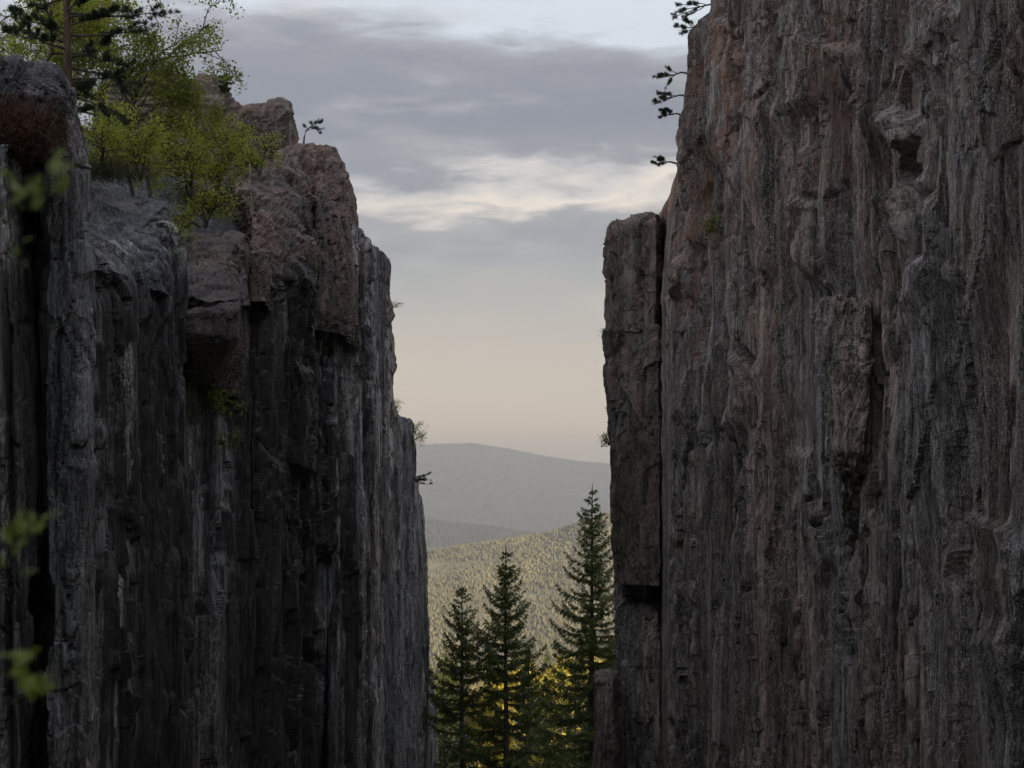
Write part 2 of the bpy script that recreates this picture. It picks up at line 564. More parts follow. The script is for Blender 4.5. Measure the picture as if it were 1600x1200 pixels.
RGROOVES = [
    ([(1168, 535), (1187, 590), (1192, 700)], 11, .8), ([(1145, 570), (1140, 740)], 16, .7), ([(1368, 450), (1366, 700), (1348, 800)], 14, 1.0),
    ([(1324, 770), (1312, 860), (1308, 1045)], 22, 1.1), ([(1352, 815), (1341, 900), (1324, 1045)], 11, .7),
    ([(1272, 690), (1265, 900)], 6, .3), ([(1590, 915), (1572, 1100)], 13, .5), ([(1499, 15), (1482, 210)], 5, .3),
    ([(1479, 225), (1477, 405)], 7, .5), ([(1456, 215), (1460, 415)], 36, 1.0), ([(1086, 690), (1060, 800)], 7, .5), ([(1105, 220), (1100, 335)], 6, .5),
    ([(1141, 50), (1136, 275)], 4, .3), ([(1521, 250), (1519, 390)], 5, .3), ([(1402, 465), (1384, 565)], 7, .35),
    ([(1214, 590), (1242, 665)], 7, .3), ([(1296, 330), (1300, 440)], 5, .4), ([(1212, 130), (1205, 420)], 4, .3),
    ([(1250, 250), (1246, 640)], 4, .25), ([(1305, 560), (1308, 760)], 9, .5), ([(1145, 560), (1140, 760)], 7, .4),
    ([(1455, 560), (1450, 760)], 4, .25), ([(1275, 950), (1272, 1200)], 5, .3), ([(1100, 1000), (1085, 1180)], 5, .3),
    ([(1410, 1020), (1400, 1120)], 5, .25), ([(1555, 40), (1553, 380)], 4, .25), ([(1180, 760), (1176, 1000)], 4, .25),
    ([(1075, 360), (1060, 620)], 5, .45), ([(1120, 420), (1112, 900)], 4, .3), ([(1225, 800), (1222, 1150)], 4, .25),
    ([(1440, 820), (1436, 1000)], 4, .22), ([(1520, 640), (1516, 900)], 4, .2), ([(1345, 150), (1340, 420)], 5, .3)]
RSAWS = [
    (1375, 1440, 1477, 180, 425, .75), (1255, 1284, 1302, 310, 455, .55), (1160, 1178, 1194, 555, 705, .5),
    (1215, 1300, 1335, 55, 215, .45, .35), (1395, 1468, 1500, 395, 560, .3, .3), (1120, 1143, 1152, 530, 780, .35),
    (1150, 1215, 1240, 130, 330, .2, .2), (1340, 1400, 1425, 60, 260, .22, .3), (1268, 1290, 1300, 230, 330, .4), (1040, 1062, 1085, 60, 330, .4),
    (1085, 1125, 1142, 20, 285, .6), (1500, 1560, 1592, 820, 1130, .35), (1280, 1310, 1330, 860, 1010, .3),
    (1050, 1075, 1098, 400, 760, .6), (1420, 1480, 1500, 0, 140, .3), (1240, 1262, 1272, 700, 920, .25)]

RTOP_D = [22, 40, 50, 53, 55, 57, 58.5, 60, 61, 63.5, 66]
RTOP_Z = [20, 20, 19.2, 17.2, 15.8, 15.3, 14.5, 13.4, 12.2, 11.3, 10.6]


def spread_tone(t, nz, nu, nv, nu2):
    T = np.zeros((nv, nu2), np.float32)
    T[:nz, :nu] = t.reshape(nz, nu)
    return T.reshape(-1)


def build_right():
    nd, nz = 640, 570
    D = np.concatenate([np.linspace(-30, 26, 24, endpoint=False), 26 * (65.0 / 26) ** np.linspace(0, 1, nd)])
    nu = len(D)
    ztop = np.interp(D, RTOP_D, RTOP_Z) + 0.25 * fbm(np.stack([D * 1.3, D * 0, D * 0], 1), 3, 3)
    zbot = -3.5 - 0.19 * np.maximum(D, 0)
    v = np.linspace(0, 1, nz)
    Z = zbot[None, :] + (ztop - zbot)[None, :] * v[:, None]
    DD = np.broadcast_to(D[None, :], Z.shape)
    X = XR(DD) + 0.05 * np.maximum(Z - 8, 0) * sstep(DD, 40, 60)          # upper part leans back a little
    P = np.stack([X, DD, Z], -1).reshape(-1, 3)
    far_ = sstep(P[:, 1], 36, 46)
    d = rock_disp(P, 101, k=20.0, a1=0.0, a2=0.13, a3=0.06, af=0.02, chip=0.02)
    tone = BTONE
    v1, e1 = prism(P, 1.9, 22.0, 101)
    tone = tone + 0.6 * (TONE - .5)
    v0, e0 = prism(P, 4.6, 45.0, 131, 1.0)
    tone = tone + 0.5 * (TONE - .5)
    d = d * (0.75 + 0.5 * far_) + (0.20 + 0.20 * far_) * v1 - (0.15 + .15 * far_) * (1 - sstep(e1, 0, .045)) + 0.20 * v0 - 0.2 * (1 - sstep(e0, 0, .02))
    endk = 1 - 0.75 * sstep(P[:, 1], 54, 59)
    d = d * endk - 0.4 * sstep(P[:, 1], 49, 54) * sstep(P[:, 2], 9, 14)
    py = 800 - F * P[:, 2] / np.maximum(P[:, 1], 5)
    px = 800 + F * P[:, 0] / np.maximum(P[:, 1], 5)
    rough = sstep(py, 330, 120) * sstep(px, 1150, 1230)                    # broken, blocky zone high on the face
    v2, e2 = facet(P / np.array([1.15, 1.15, 1.7]), 303, 2.2)
    v3, e3 = facet(P / np.array([0.5, 0.5, 0.8]), 313, 2.0)
    d = d + rough * (0.10 * v2 - 0.08 * (1 - sstep(e2, 0, .05)) + 0.05 * v3)
    flat = sstep(px, 1250, 1262) * (1 - sstep(px, 1368, 1380)) * sstep(py, 380, 470) * (1 - sstep(py, 740, 840))
    d = d * (1 - .75 * flat) - .10 * flat - .25 * flat * sstep(px, 1350, 1364)
    for g in RGROOVES:
        d = d + lines_groove(px, py, *g)
    rc = np.random.default_rng(77)
    for _ in range(85):
        x_ = rc.uniform(1045, 1640)
        y_ = rc.uniform(-60, 1050)
        ln = rc.uniform(70, 460)
        g_ = ([(x_, y_), (x_ + rc.normal(0, 5), y_ + ln * .5), (x_ + rc.normal(0, 6), y_ + ln)], rc.uniform(3.0, 6.5), rc.uniform(.15, .40))
        near = np.abs(px - x_) < 40
        d[near] += lines_groove(px[near], py[near], *g_)
    for s in RSAWS:
        d = d + saw(px, py, *s)
    crk = sstep(P[:, 1], 60.2, 60.8) * (1 - sstep(P[:, 1], 64, 66))
    d = d - 0.8 * crk * (1 - sstep(P[:, 2], 9.6, 11.2))                       # deep slot behind the pillar
    # round over the rim
    zt = np.broadcast_to(ztop[None, :], Z.shape).reshape(-1)
    rim = np.clip(1 - (zt - P[:, 2]) / 1.3, 0, 1)
    d = d - 0.9 * rim ** 2.2
    P2 = P.copy()
    P2[:, 0] -= d * 0.99
    P2[:, 1] -= d * 0.11
    # back shelf from the rim into the plateau, and round the far end
    top = P2.reshape(nz, nu, 3)[-1]
    back = [top]
    for k, (bx, bz) in enumerate(((0.35, .12), (0.9, .2), (1.8, .35), (3.5, .6), (7, 1.0), (12, 1.6))):
        q = top.copy()
        q[:, 0] += bx
        q[:, 2] = np.minimum(q[:, 2] + bz + 0.15 * fbm(q * 0.8, 9 + k, 3), 30) - sstep(q[:, 1], 54, 65) * bx * 0.1
        back.append(q)
    G = np.concatenate([P2.reshape(nz, nu, 3), np.stack(back[1:])], 0)
    # far end: fold away to +X
    end = G[:, -1:, :]
    folds = []
    for fx, fy in ((0.5, .6), (1.4, 1.2), (3, 1.6), (6, 2.0), (14, 2.0)):
        q = end.copy()
        q[:, :, 0] += fx
        q[:, :, 1] += fy
        folds.append(q)
    G = np.concatenate([G] + folds, 1)
    nv, nu2 = G.shape[:2]
    V = G.reshape(-1, 3)
    ppx = 800 + F * V[:, 0] / np.maximum(V[:, 1], 5)
    ppy = 800 - F * V[:, 2] / np.maximum(V[:, 1], 5)
    pink = 0.75 * sstep(V[:, 1], 50, 57) * sstep(V[:, 2], 3, 9) + 0.35 * sstep(V[:, 2], 2, 10)
    pink = pink + 1.0 * np.exp(-((ppx - 1124) / 17) ** 4) * sstep(ppy, 10, 40) * (1 - sstep(ppy, 240, 290))
    pink = pink + 0.45 * np.exp(-((ppx - 1215) / 22) ** 2) * sstep(ppy, 420, 520) * (1 - sstep(ppy, 640, 720))
    pink = pink + 0.5 * np.exp(-((ppx - 1085) / 12) ** 2) * sstep(ppy, 280, 420) * (1 - sstep(ppy, 560, 640))
    me = mesh('cliff', V, grid_faces(nu2, nv, flip=True), M_right, smooth=False, attrs={'pink': pink, 'wet_shade': 0.0 * pink, 'tone': spread_tone(tone, nz, nu, nv, nu2)})
    o = obj('cliff', me)
    tag(o, 'tall right-hand cliff of vertically fissured grey and pink granite', None, None, 'structure')
    return o


cliff_r = build_right()


# ------------------------------------------------------------------ free-form rock masses
def rounded(poly, r, n, vis='right'):
    poly = np.array(poly, float)
    pts = []
    k = len(poly)
    for i in range(k):
        a, b, c = poly[i - 1], poly[i], poly[(i + 1) % k]
        u, w = a - b, c - b
        ru, rw = min(r, .45 * np.linalg.norm(u)), min(r, .45 * np.linalg.norm(w))
        p0 = b + u / np.linalg.norm(u) * ru
        p1 = b + w / np.linalg.norm(w) * rw
        for t in np.linspace(0, 1, 6):
            pts.append((1 - t) ** 2 * p0 + 2 * t * (1 - t) * b + t * t * p1)
    pts = np.array(pts)
    cl = np.vstack([pts, pts[:1]])
    seg = np.linalg.norm(np.diff(cl, axis=0), axis=1)
    # sample the sides that can be seen from the gorge more densely than the buried back
    wt_ = np.ones(len(seg))
    hid = (1, 2) if vis == 'left' else (2, 3)
    for e_ in hid:
        wt_[(e_ * 6 + 5) % len(seg)] = 0.22
        if e_ == 2:
            wt_[12:18] = .4
    L = np.concatenate([[0], np.cumsum(seg * wt_)])
    s = np.linspace(0, L[-1], n, endpoint=False)
    return np.stack([np.interp(s, L, cl[:, 0]), np.interp(s, L, cl[:, 1])], 1)


def rock_mass(name, levels, mat, parent=None, rnd=0.25, top_r=0.4, tilt=(0, 0), tilt_h=None, n=150, rows=None, seed=1,
              amp=1.0, amps=None, k=8.0, crown=0.1, pink=0.0, wet_shade_f=None, label=None, vis='right', pink_py=None):
    """levels: list of (py, [(px, D)...]) from bottom to top; polygon starts front-left and runs counter-clockwise seen from above"""
    zs, polys = [], []
    for py, pd in levels:
        Dm = 0.5 * (pd[0][1] + pd[1][1])
        zs.append(PZ(py, Dm))
        polys.append(rounded([(PX(px, D), D) for px, D in pd], rnd, n, vis))
    zs = np.array(zs)
    polys = np.array(polys)
    zt = zs[-1]
    if rows is None:
        rows = int(max(40, 0.30 * (levels[0][0] - levels[-1][0])))
    zr = np.linspace(zs[0], zt - top_r, rows)
    ring = []
    for z in zr:
        j = int(np.clip(np.searchsorted(zs, z) - 1, 0, len(zs) - 2)) if len(zs) > 1 else 0
        t = (z - zs[j]) / max(zs[j + 1] - zs[j], 1e-6)
        t = min(max(t, 0), 1)
        xy = polys[j] * (1 - t) + polys[j + 1] * t
        ring.append(np.column_stack([xy, np.full(n, z)]))
    last = ring[-1][:, :2]
    c = last.mean(0)
    mr = np.linalg.norm(last - c, axis=1).mean()
    mn = np.linalg.norm(last - c, axis=1).min()
    nr = max(6, int(top_r / 0.06))
    nr = min(nr, 24)
    for q in np.linspace(0, math.pi / 2, nr + 1)[1:]:
        s = 1 - min(top_r, mn * 0.8) * (1 - math.cos(q)) / mr
        ring.append(np.column_stack([c + (last - c) * s, np.full(n, zt - top_r + top_r * math.sin(q))]))
    s1 = s
    for s in np.linspace(s1, 0.0, 26)[1:]:
        ring.append(np.column_stack([c + (last - c) * max(s, 0.004), np.full(n, zt + crown * (1 - (s / s1) ** 2))]))
    G = np.array(ring)
    th = tilt_h or max(2.5 * top_r, 1.2)
    w = np.clip((G[:, :, 2] - (zt - th)) / th, 0, 1)
    G[:, :, 2] += w * (tilt[0] * (G[:, :, 0] - c[0]) + tilt[1] * (G[:, :, 1] - c[1]))
    du = np.roll(G, -1, 1) - np.roll(G, 1, 1)
    dv = np.gradient(G, axis=0)
    N = np.cross(du, dv)
    N /= np.linalg.norm(N, axis=2, keepdims=True) + 1e-9
    # smooth normals a little so corners displace cleanly
    N = (N + np.roll(N, 1, 1) + np.roll(N, -1, 1)) / 3
    cen = np.array([c[0], c[1]])
    outw = (G[:, :, :2] - cen)
    sgn = np.sign((N[:rows, :, :2] * outw[:rows]).sum())
    N *= sgn
    P = G.reshape(-1, 3)
    a = dict(a1=0.16, a2=0.10, a3=0.045, af=0.08)
    a.update(amps or {})
    d = amp * rock_disp(P, seed * 7 + 11, k=k, **a)
    tone = BTONE
    capk = np.ones(G.shape[:2])
    capk[-20:] *= np.linspace(1, 0.35, 20)[:, None]
    P2 = P + N.reshape(-1, 3) * (d * capk.reshape(-1))[:, None]
    P2[:, 2] += 0.05 * fbm(P * 1.7, seed + 5, 3) * capk.reshape(-1)
    px = 800 + F * P[:, 0] / P[:, 1]
    py = 800 - F * P[:, 2] / P[:, 1]
    wet_shade = wet_shade_f(px, py) if wet_shade_f else 0 * px
    pk = np.full(len(P2), pink) * (1 if pink_py is None else sstep(py, pink_py + 45, pink_py - 25))
    me = mesh(name, P2, grid_faces(n, len(G), wrap=True, flip=(sgn < 0)), mat, smooth=False, attrs={'pink': pk, 'wet_shade': wet_shade, 'tone': tone})
    o = obj(name, me, parent)
    if label:
        o['label'] = label
    return o


# right side: stump-like prism, flakes on the face (parts of the cliff)
rock_mass('rock_prism', [(830, [(1318, 40.4), (1346, 40.4), (1352, 44), (1312, 44)]),
                         (700, [(1312, 38.2), (1357, 38.0), (1362, 43), (1292, 43)]),
                         (560, [(1312, 37.9), (1360, 37.6), (1366, 43), (1272, 42.6)]),
                         (452, [(1314, 37.9), (1360, 37.6), (1366, 43), (1268, 42.6)])], M_right, cliff_r, 0.06, 0.12,
          (-0.1, 0.10), n=190, seed=3, vis='left', amps=dict(a1=.08, a2=.09, a3=.04, af=.05, chip=.05), k=3, label='dark square-cut rock prism standing out of the right cliff')

# the detached pillar at the mouth of the gorge: a thing with its tiers as parts
pillar = empty('rock_pillar', (PX(990, 62), 62, PZ(1250, 62)), 'slender stacked rock pillar split from the right cliff by a black slot', 'rock pillar')


def keep(o, par):
    o.parent = par
    o.matrix_parent_inverse = par.matrix_basis.inverted()
    o.matrix_parent_inverse.translation = -par.location
    return o


bpy.context.view_layer.update()
keep(rock_mass('upper_block', [(516, [(948, 62.6), (1027, 60.6), (1030, 68), (962, 70)]),
                          (440, [(949, 62.6), (1027, 60.6), (1030, 68), (962, 70)]),
                          (395, [(955, 62.6), (1027, 60.6), (1030, 68), (966, 70)]),
                          (342, [(957, 62.6), (1026, 60.6), (1030, 68), (968, 70)])], M_pillar, None, 0.22, 0.35,
          (0.12, 0.0), n=170, rows=110, seed=6, vis='left', amps=dict(a1=.16, a2=.10, a3=.05, af=.03, chip=.03), k=6, pink=.25, crown=.2), pillar)
keep(rock_mass('lower_block', [(914, [(963, 61.9), (1031, 60.3), (1030, 68), (970, 69)]),
                          (880, [(960, 61.9), (1033, 60.2), (1032, 68), (968, 69)]),
                          (700, [(956, 61.9), (1031, 60.2), (1030, 68), (966, 69)]),
                          (600, [(951, 61.9), (1030, 60.2), (1030, 68), (962, 69)]),
                          (512, [(946, 61.9), (1029, 60.2), (1030, 68), (958, 69)])], M_pillar, None, 0.07, 0.07,
          n=170, rows=190, seed=8, vis='left', amps=dict(a1=.09, a2=.09, a3=.04, af=.04, chip=.03), k=3.0, pink=.1, crown=.02), pillar)
keep(rock_mass('pillar_foot', [(1260, [(960, 63.0), (1030, 60.4), (1038, 68), (968, 69)]),
                          (1010, [(961, 63.0), (1030, 60.5), (1038, 68), (968, 69)]),
                          (955, [(965, 63.2), (1026, 61.0), (1036, 68), (968, 69)]),
                          (935, [(968, 63.6), (1010, 62.4), (1034, 68), (970, 69)]),
                          (900, [(970, 63.6), (1005, 62.6), (1032, 68), (970, 69)])], M_right, None, 0.12, 0.1,
          n=130, rows=130, seed=9, vis='left', amps=dict(a1=.12, a2=.10, a3=.05, af=.06), k=4), pillar)
blk = rock_mass('rock_block', [(1300, [(926, 58.6), (962, 58.2), (972, 62), (930, 62)]),
                         (1150, [(929, 58.6), (962, 58.2), (972, 62), (932, 62)]),
                         (1062, [(932, 58.6), (960, 58.2), (970, 62), (934, 62)])], M_right, None, 0.12, 0.12,
          n=110, rows=110, seed=10, vis='left', amps=dict(a1=.08, a2=.08, a3=.05, af=.06), k=4)
tag(blk, 'low flat-topped rock block at the foot of the pillar beside the spruces', 'rock')

# ------------------------------------------------------------------ left rock face
LTOP_PX = [-400, 60, 125, 145, 190, 240, 262, 280, 330, 376, 400, 440, 478, 492, 515, 545, 570, 590, 603, 640, 660, 680]
LTOP_PY = [60, 160, 200, 410, 400, 370, 390, 395, 430, 455, 460, 450, 460, 350, 345, 360, 385, 400, 420, 690, 830, 1090]
STREAKS_AND_SHADE = [(55, 24), (143, 11), (213, 14), (262, 22), (402, 24), (455, 18), (508, 12), (180, 6), (238, 7), (432, 6), (303, 8), (480, 10), (537, 7), (345, 6), (570, 6), (12, 7)]  # algae streaks; the first entry paints the deep cleft's shade black


def lwet_shade(px, py):  # black streak mask, with the cleft's shade painted in
    w = 0
    for c, wd in STREAKS_AND_SHADE:
        cc = c + 5 * np.sin(py * 0.011 + c) + (py - 700) * 0.012
        w = w + np.exp(-((px - cc) / (1.35 * wd)) ** 4)
    return np.clip(w, 0, 1) * sstep(py, 370, 450)


LGROOVES = [([(53, 240), (50, 1240)], 34, 1.6), ([(140, 300), (150, 1240)], 8, .8), ([(276, 400), (285, 1240)], 10, .7),
            ([(384, 430), (378, 1050)], 14, .8), ([(455, 480), (450, 1000)], 16, .8), ([(448, 940), (440, 1040)], 24, .9),
            ([(505, 520), (512, 1100)], 12, .7), ([(548, 560), (552, 1100)], 7, .5), ([(585, 640), (580, 1200)], 6, .5),
            ([(330, 700), (326, 1200)], 6, .4), ([(415, 600), (411, 1150)], 6, .4), ([(480, 1050), (476, 1230)], 18, .8)]


def build_left():
    nd, nz = 520, 420
    D = np.concatenate([np.linspace(-30, 22, 22, endpoint=False), 22 * (84.0 / 22) ** np.linspace(0, 1, nd)])
    nu = len(D)
    lpx = 800 + F * XL(D) / np.maximum(D, 5)
    tpy = np.interp(lpx, LTOP_PX, LTOP_PY)
    ztop = np.where(D > 20, PZ(tpy, D), 8.0)
    ztop = ztop + 0.2 * fbm(np.stack([D * 1.1, D * 0, D * 0], 1), 31, 3)
    zbot = -3.5 - 0.19 * np.maximum(D, 0)
    v = np.linspace(0, 1, nz)
    Z = zbot[None, :] + (ztop - zbot)[None, :] * v[:, None]
    DD = np.broadcast_to(D[None, :], Z.shape)
    X = XL(DD) - 0.35 + 0 * Z
    P = np.stack([X, DD, Z], -1).reshape(-1, 3)
    d = rock_disp(P, 501, a1=0.30, a2=0.17, a3=0.06, k=14, af=.03)
    tone = BTONE
    py = 800 - F * P[:, 2] / np.maximum(P[:, 1], 5)
    px = 800 + F * (P[:, 0] + .35) / np.maximum(P[:, 1], 5)
    d = d - 1.7 * (1 - sstep(px, 118, 150)) * sstep(P[:, 1], 18, 21)
    v0, e0 = prism(P, 4.2, 14.0, 531, 1.2)
    d = d + 0.22 * v0 - 0.15 * (1 - sstep(e0, 0, .02))
    rc = np.random.default_rng(78)
    for _ in range(60):
        x_ = rc.uniform(140, 640)
        y_ = rc.uniform(380, 1050)
        ln = rc.uniform(120, 600)
        g_ = ([(x_, y_), (x_ + rc.normal(0, 3), y_ + ln * .5), (x_ + rc.normal(0, 4), y_ + ln)], rc.uniform(3.5, 8), rc.uniform(.2, .6))
        near = np.abs(px - x_) < 40
        d[near] += lines_groove(px[near], py[near], *g_)
    for g in LGROOVES:
        d = d + lines_groove(px, py, *g)
    zt = np.broadcast_to(ztop[None, :], Z.shape).reshape(-1)
    rim = np.clip(1 - (zt - P[:, 2]) / 1.0, 0, 1)
    d = d - 0.7 * rim ** 2.0
    P2 = P.copy()
    P2[:, 0] += d
    P2[:, 1] -= 0.06 * d
    top = P2.reshape(nz, nu, 3)[-1]
    back = []
    for k, (bx, bz) in enumerate(((0.25, .12), (0.6, .3), (1.0, .55), (1.6, .85), (2.4, 1.25), (3.4, 1.7), (5, 2.2), (8, 2.8), (14, 4.0))):
        q = top.copy()
        q[:, 0] -= bx
        q[:, 2] += bz * (1 - .6 * sstep(q[:, 1], 60, 66)) + 0.22 * fbm(q * 0.9, 29, 4)
        back.append(q)
    G = np.concatenate([P2.reshape(nz, nu, 3), np.stack(back)], 0)
    end = G[:, -1:, :]
    folds = []
    for fx, fy in ((0.5, .5), (1.4, 1.0), (3, 1.4), (8, 1.6)):
        q = end.copy()
        q[:, :, 0] -= fx
        q[:, :, 1] += fy
        folds.append(q)
    G = np.concatenate([G] + folds, 1)
    nv, nu2 = G.shape[:2]
    V = G.reshape(-1, 3)
    ppx = 800 + F * (V[:, 0] + .35) / np.maximum(V[:, 1], 5)
    ppy = 800 - F * V[:, 2] / np.maximum(V[:, 1], 5)
    fc = grid_faces(nu2, nv)
    mi = (fc.min(1) >= (nz - 1) * nu2).astype(np.int32)
    me = mesh('cliff', V, fc, [M_left, M_grey], smooth=False, midx=mi, attrs={'pink': 0 * ppx, 'wet_shade': lwet_shade(ppx, ppy), 'tone': spread_tone(tone, nz, nu, nv, nu2)})
    o = obj('cliff', me)
    tag(o, 'dark left-hand cliff with black water streaks and vertical ribs', None, None, 'structure')
    return o


cliff_l = build_left()

BA = dict(a1=.14, a2=.12, a3=.05, af=.04)
# near left
rock_mass('rock_rib', [(1260, [(-130, 24.2), (34, 24.2), (42, 27.5), (-130, 27.5)]), (500, [(-130, 24.2), (33, 24.2), (40, 27.5), (-130, 27.5)]),
                       (215, [(-130, 24.4), (20, 24.4), (24, 27), (-130, 27)])], M_left, cliff_l, .15, .2, n=139, seed=21, amps=BA, wet_shade_f=lwet_shade)
rock_mass('rock_rib', [(1260, [(76, 26.0), (140, 26.2), (156, 30), (70, 30)]), (450, [(74, 26.0), (134, 26.2), (148, 30), (66, 30)]),
                       (250, [(76, 26.0), (126, 26.2), (138, 30), (66, 30)]), (120, [(60, 26.0), (98, 26.2), (106, 30), (60, 30)])],
          M_rib, cliff_l, .12, .3, n=139, seed=22, amps=dict(a1=.07, a2=.07, a3=.05, af=.05), label='tall pale grey rib at the left, beside the black cleft')
bould = rock_mass('boulder', [(178, [(-160, 25.6), (88, 25.6), (97, 29.5), (-160, 30)]), (140, [(-160, 25.5), (93, 25.5), (101, 29.5), (-160, 30)]),
                      (80, [(-160, 25.8), (92, 25.8), (100, 29.5), (-160, 30)])], M_grey, None, .25, .32, (-0.03, 0.10), n=164, rows=60, seed=23,
          amps=dict(a1=.04, a2=.05, a3=.02, af=.14), k=1.5)
tag(bould, 'blue-grey lichen-covered boulder capping the left edge under the pine', 'boulder')
rock_mass('rock_rib', [(1260, [(5, 27.9), (92, 28.3), (98, 31), (5, 31)]), (190, [(5, 27.9), (88, 28.3), (94, 31), (5, 31)])], M_left, cliff_l, .15, .3, n=90, seed=44, amps=BA, wet_shade_f=lambda px, py: 0 * px + .8, label='rock filling the back of the cleft, painted black for its shade')  # filler rock; its colour is darkened to stand for the cleft's shade
rock_mass('rock_slab', [(1260, [(140, 29.4), (282, 33.2), (292, 36), (150, 36)]), (600, [(140, 29.4), (272, 33.0), (284, 36), (150, 36)]),
                        (376, [(134, 29.6), (262, 32.8), (270, 36), (140, 36)])], M_left, cliff_l, .2, .3, (-0.16, 0.42), tilt_h=2.6, n=180, seed=24,
          amps=dict(a1=.14, a2=.12, a3=.05, af=.09), wet_shade_f=lwet_shade, label='slab with a sloping pale top and black-streaked front')
rock_mass('rock_slab_top', [(440, [(136, 29.2), (262, 32.4), (272, 37), (140, 37)]), (333, [(138, 29.5), (256, 32.4), (266, 37), (142, 37)])],
          M_grey, cliff_l, .3, .35, (-0.16, 0.42), tilt_h=1.2, n=147, rows=40, seed=41, amps=dict(a1=.04, a2=.05, a3=.02, af=.12, chip=.02), k=1.6)
rock_mass('rock_bulge', [(600, [(290, 36.5), (330, 36.8), (380, 42), (290, 42)]), (520, [(278, 35.2), (362, 36.0), (388, 42), (284, 42)]),
                         (380, [(272, 35.0), (368, 36.0), (388, 43), (280, 43)])], M_bulge, cliff_l, .3, .45, (-0.05, 0.42), tilt_h=1.6, n=147, rows=110, seed=25,
          amps=dict(a1=.06, a2=.05, a3=.02, af=.10, chip=.01), k=3, label='smooth brown overhanging bulge below the shrubs')
rock_mass('rock_shelf', [(440, [(272, 35.4), (372, 36.2), (392, 45), (262, 45)]), (375, [(268, 35.6), (362, 36.6), (384, 45), (262, 45)])],
          M_grey, cliff_l, .3, .4, (-0.05, 0.34), tilt_h=1.2, n=147, rows=40, seed=42, amps=dict(a1=.06, a2=.05, a3=.02, af=.16, chip=.02), k=1.6)
rock_mass('rock_buttress', [(900, [(398, 44.0), (470, 46.5), (500, 54), (385, 54)]), (500, [(396, 43.4), (476, 45.5), (500, 54), (385, 54)]), (430, [(394, 43.2), (486, 45.6), (500, 54), (385, 54)]),
                            (340, [(388, 45.5), (482, 48), (500, 56), (375, 56)]), (290, [(365, 48), (480, 49.5), (496, 58), (345, 58)]), (256, [(350, 50), (474, 51), (490, 58), (345, 58)])],
          M_pink, cliff_l, .4, .45, (0, 0.05), n=180, rows=200, seed=26, amps=dict(a1=.20, a2=.08, a3=.03, af=.16), k=2.4, pink=.5, pink_py=420, wet_shade_f=lwet_shade,
          label='pink granite buttress sloping up to a flat shelf behind the shrubs')
rock_mass('rock_boulder', [(470, [(388, 40.6), (420, 40.8), (424, 44), (388, 44)]), (395, [(392, 40.6), (418, 40.8), (422, 44), (392, 44)])],
          M_pink, cliff_l, .25, .35, n=73, rows=40, seed=43, amps=dict(a1=.02, a2=.04, a3=.02, af=.10), k=1.2)
rock_mass('rock_rib', [(1260, [(392, 42.6), (440, 43.6), (452, 50), (392, 50)]), (470, [(392, 42.4), (436, 43.4), (446, 50), (392, 50)]),
                       (440, [(394, 42.6), (432, 43.6), (440, 50), (394, 50)])], M_left, cliff_l, .2, .3, n=106, seed=27, amps=BA, wet_shade_f=lwet_shade)
rock_mass('rock_buttress', [(520, [(494, 49.6), (546, 52.0), (560, 60), (494, 60)]), (490, [(492, 49.4), (548, 52.0), (560, 60), (494, 60)]),
                            (400, [(492, 49.6), (544, 52.4), (558, 60), (492, 60)]), (318, [(494, 50), (534, 52.4), (550, 60), (494, 60)])],
          M_pink, cliff_l, .2, .3, n=139, rows=110, seed=28, amps=dict(a1=.10, a2=.10, a3=.05, af=.07), k=4, pink=.5, pink_py=500, label='square-topped dark pink block with an undercut base')
rock_mass('rock_rib', [(1260, [(512, 52.6), (562, 56.6), (572, 62), (512, 62)]), (620, [(512, 52.4), (556, 56.0), (566, 62), (512, 62)]),
                       (500, [(520, 53), (552, 56), (562, 62), (514, 62)])], M_left, cliff_l, .2, .3, n=122, seed=29, amps=BA, wet_shade_f=lwet_shade)
rock_mass('rock_dome', [(480, [(428, 61), (557, 60), (562, 70), (428, 70)]), (330, [(430, 61), (555, 60), (560, 70), (430, 70)]),
                        (285, [(430, 61), (550, 60), (556, 70), (430, 70)]), (252, [(430, 61), (537, 60), (545, 70), (430, 70)]), (224, [(430, 61.5), (512, 60.5), (520, 70), (430, 70)])],
          M_dome, cliff_l, 0.9, .5, n=155, rows=110, seed=30, amps=dict(a1=.05, a2=.04, a3=.02, af=.14), k=1.8, pink=.2, label='rounded reddish dome on the skyline with the bonsai-like pine')
rock_mass('rock_dome', [(270, [(362, 70), (462, 69), (464, 78), (362, 78)]), (200, [(362, 70), (461, 69), (463, 78), (362, 78)]),
                        (151, [(364, 70), (456, 69), (458, 78), (364, 78)])],
          M_dome, cliff_l, 1.0, 1.1, n=122, rows=60, seed=31, amps=dict(a1=.06, a2=.05, a3=.02, af=.2), k=1.6, pink=.1, label='dark rounded knoll at the top of the left skyline')
rock_mass('rock_dome', [(320, [(150, 80), (372, 80), (376, 95), (150, 95)]), (160, [(150, 80), (370, 80), (372, 95), (150, 95)]),
                        (118, [(170, 82), (330, 82), (340, 95), (150, 95)])],
          M_dome, cliff_l, .8, 1.0, (-0.08, 0), n=122, rows=50, seed=32, amps=dict(a1=.2, a2=.1, a3=.03, af=.3), k=1.2, label='far rocky ridge behind the birch')
rock_mass('rock_rib', [(1260, [(556, 57.4), (598, 61.6), (604, 68), (556, 68)]), (640, [(552, 57.0), (590, 61.2), (598, 68), (552, 68)]),
                       (400, [(550, 56.8), (586, 61.0), (592, 67), (550, 67)]), (366, [(550, 57.2), (580, 61.0), (588, 66), (550, 66)])],
          M_left, cliff_l, .2, .45, n=139, seed=33, amps=BA, wet_shade_f=lwet_shade)
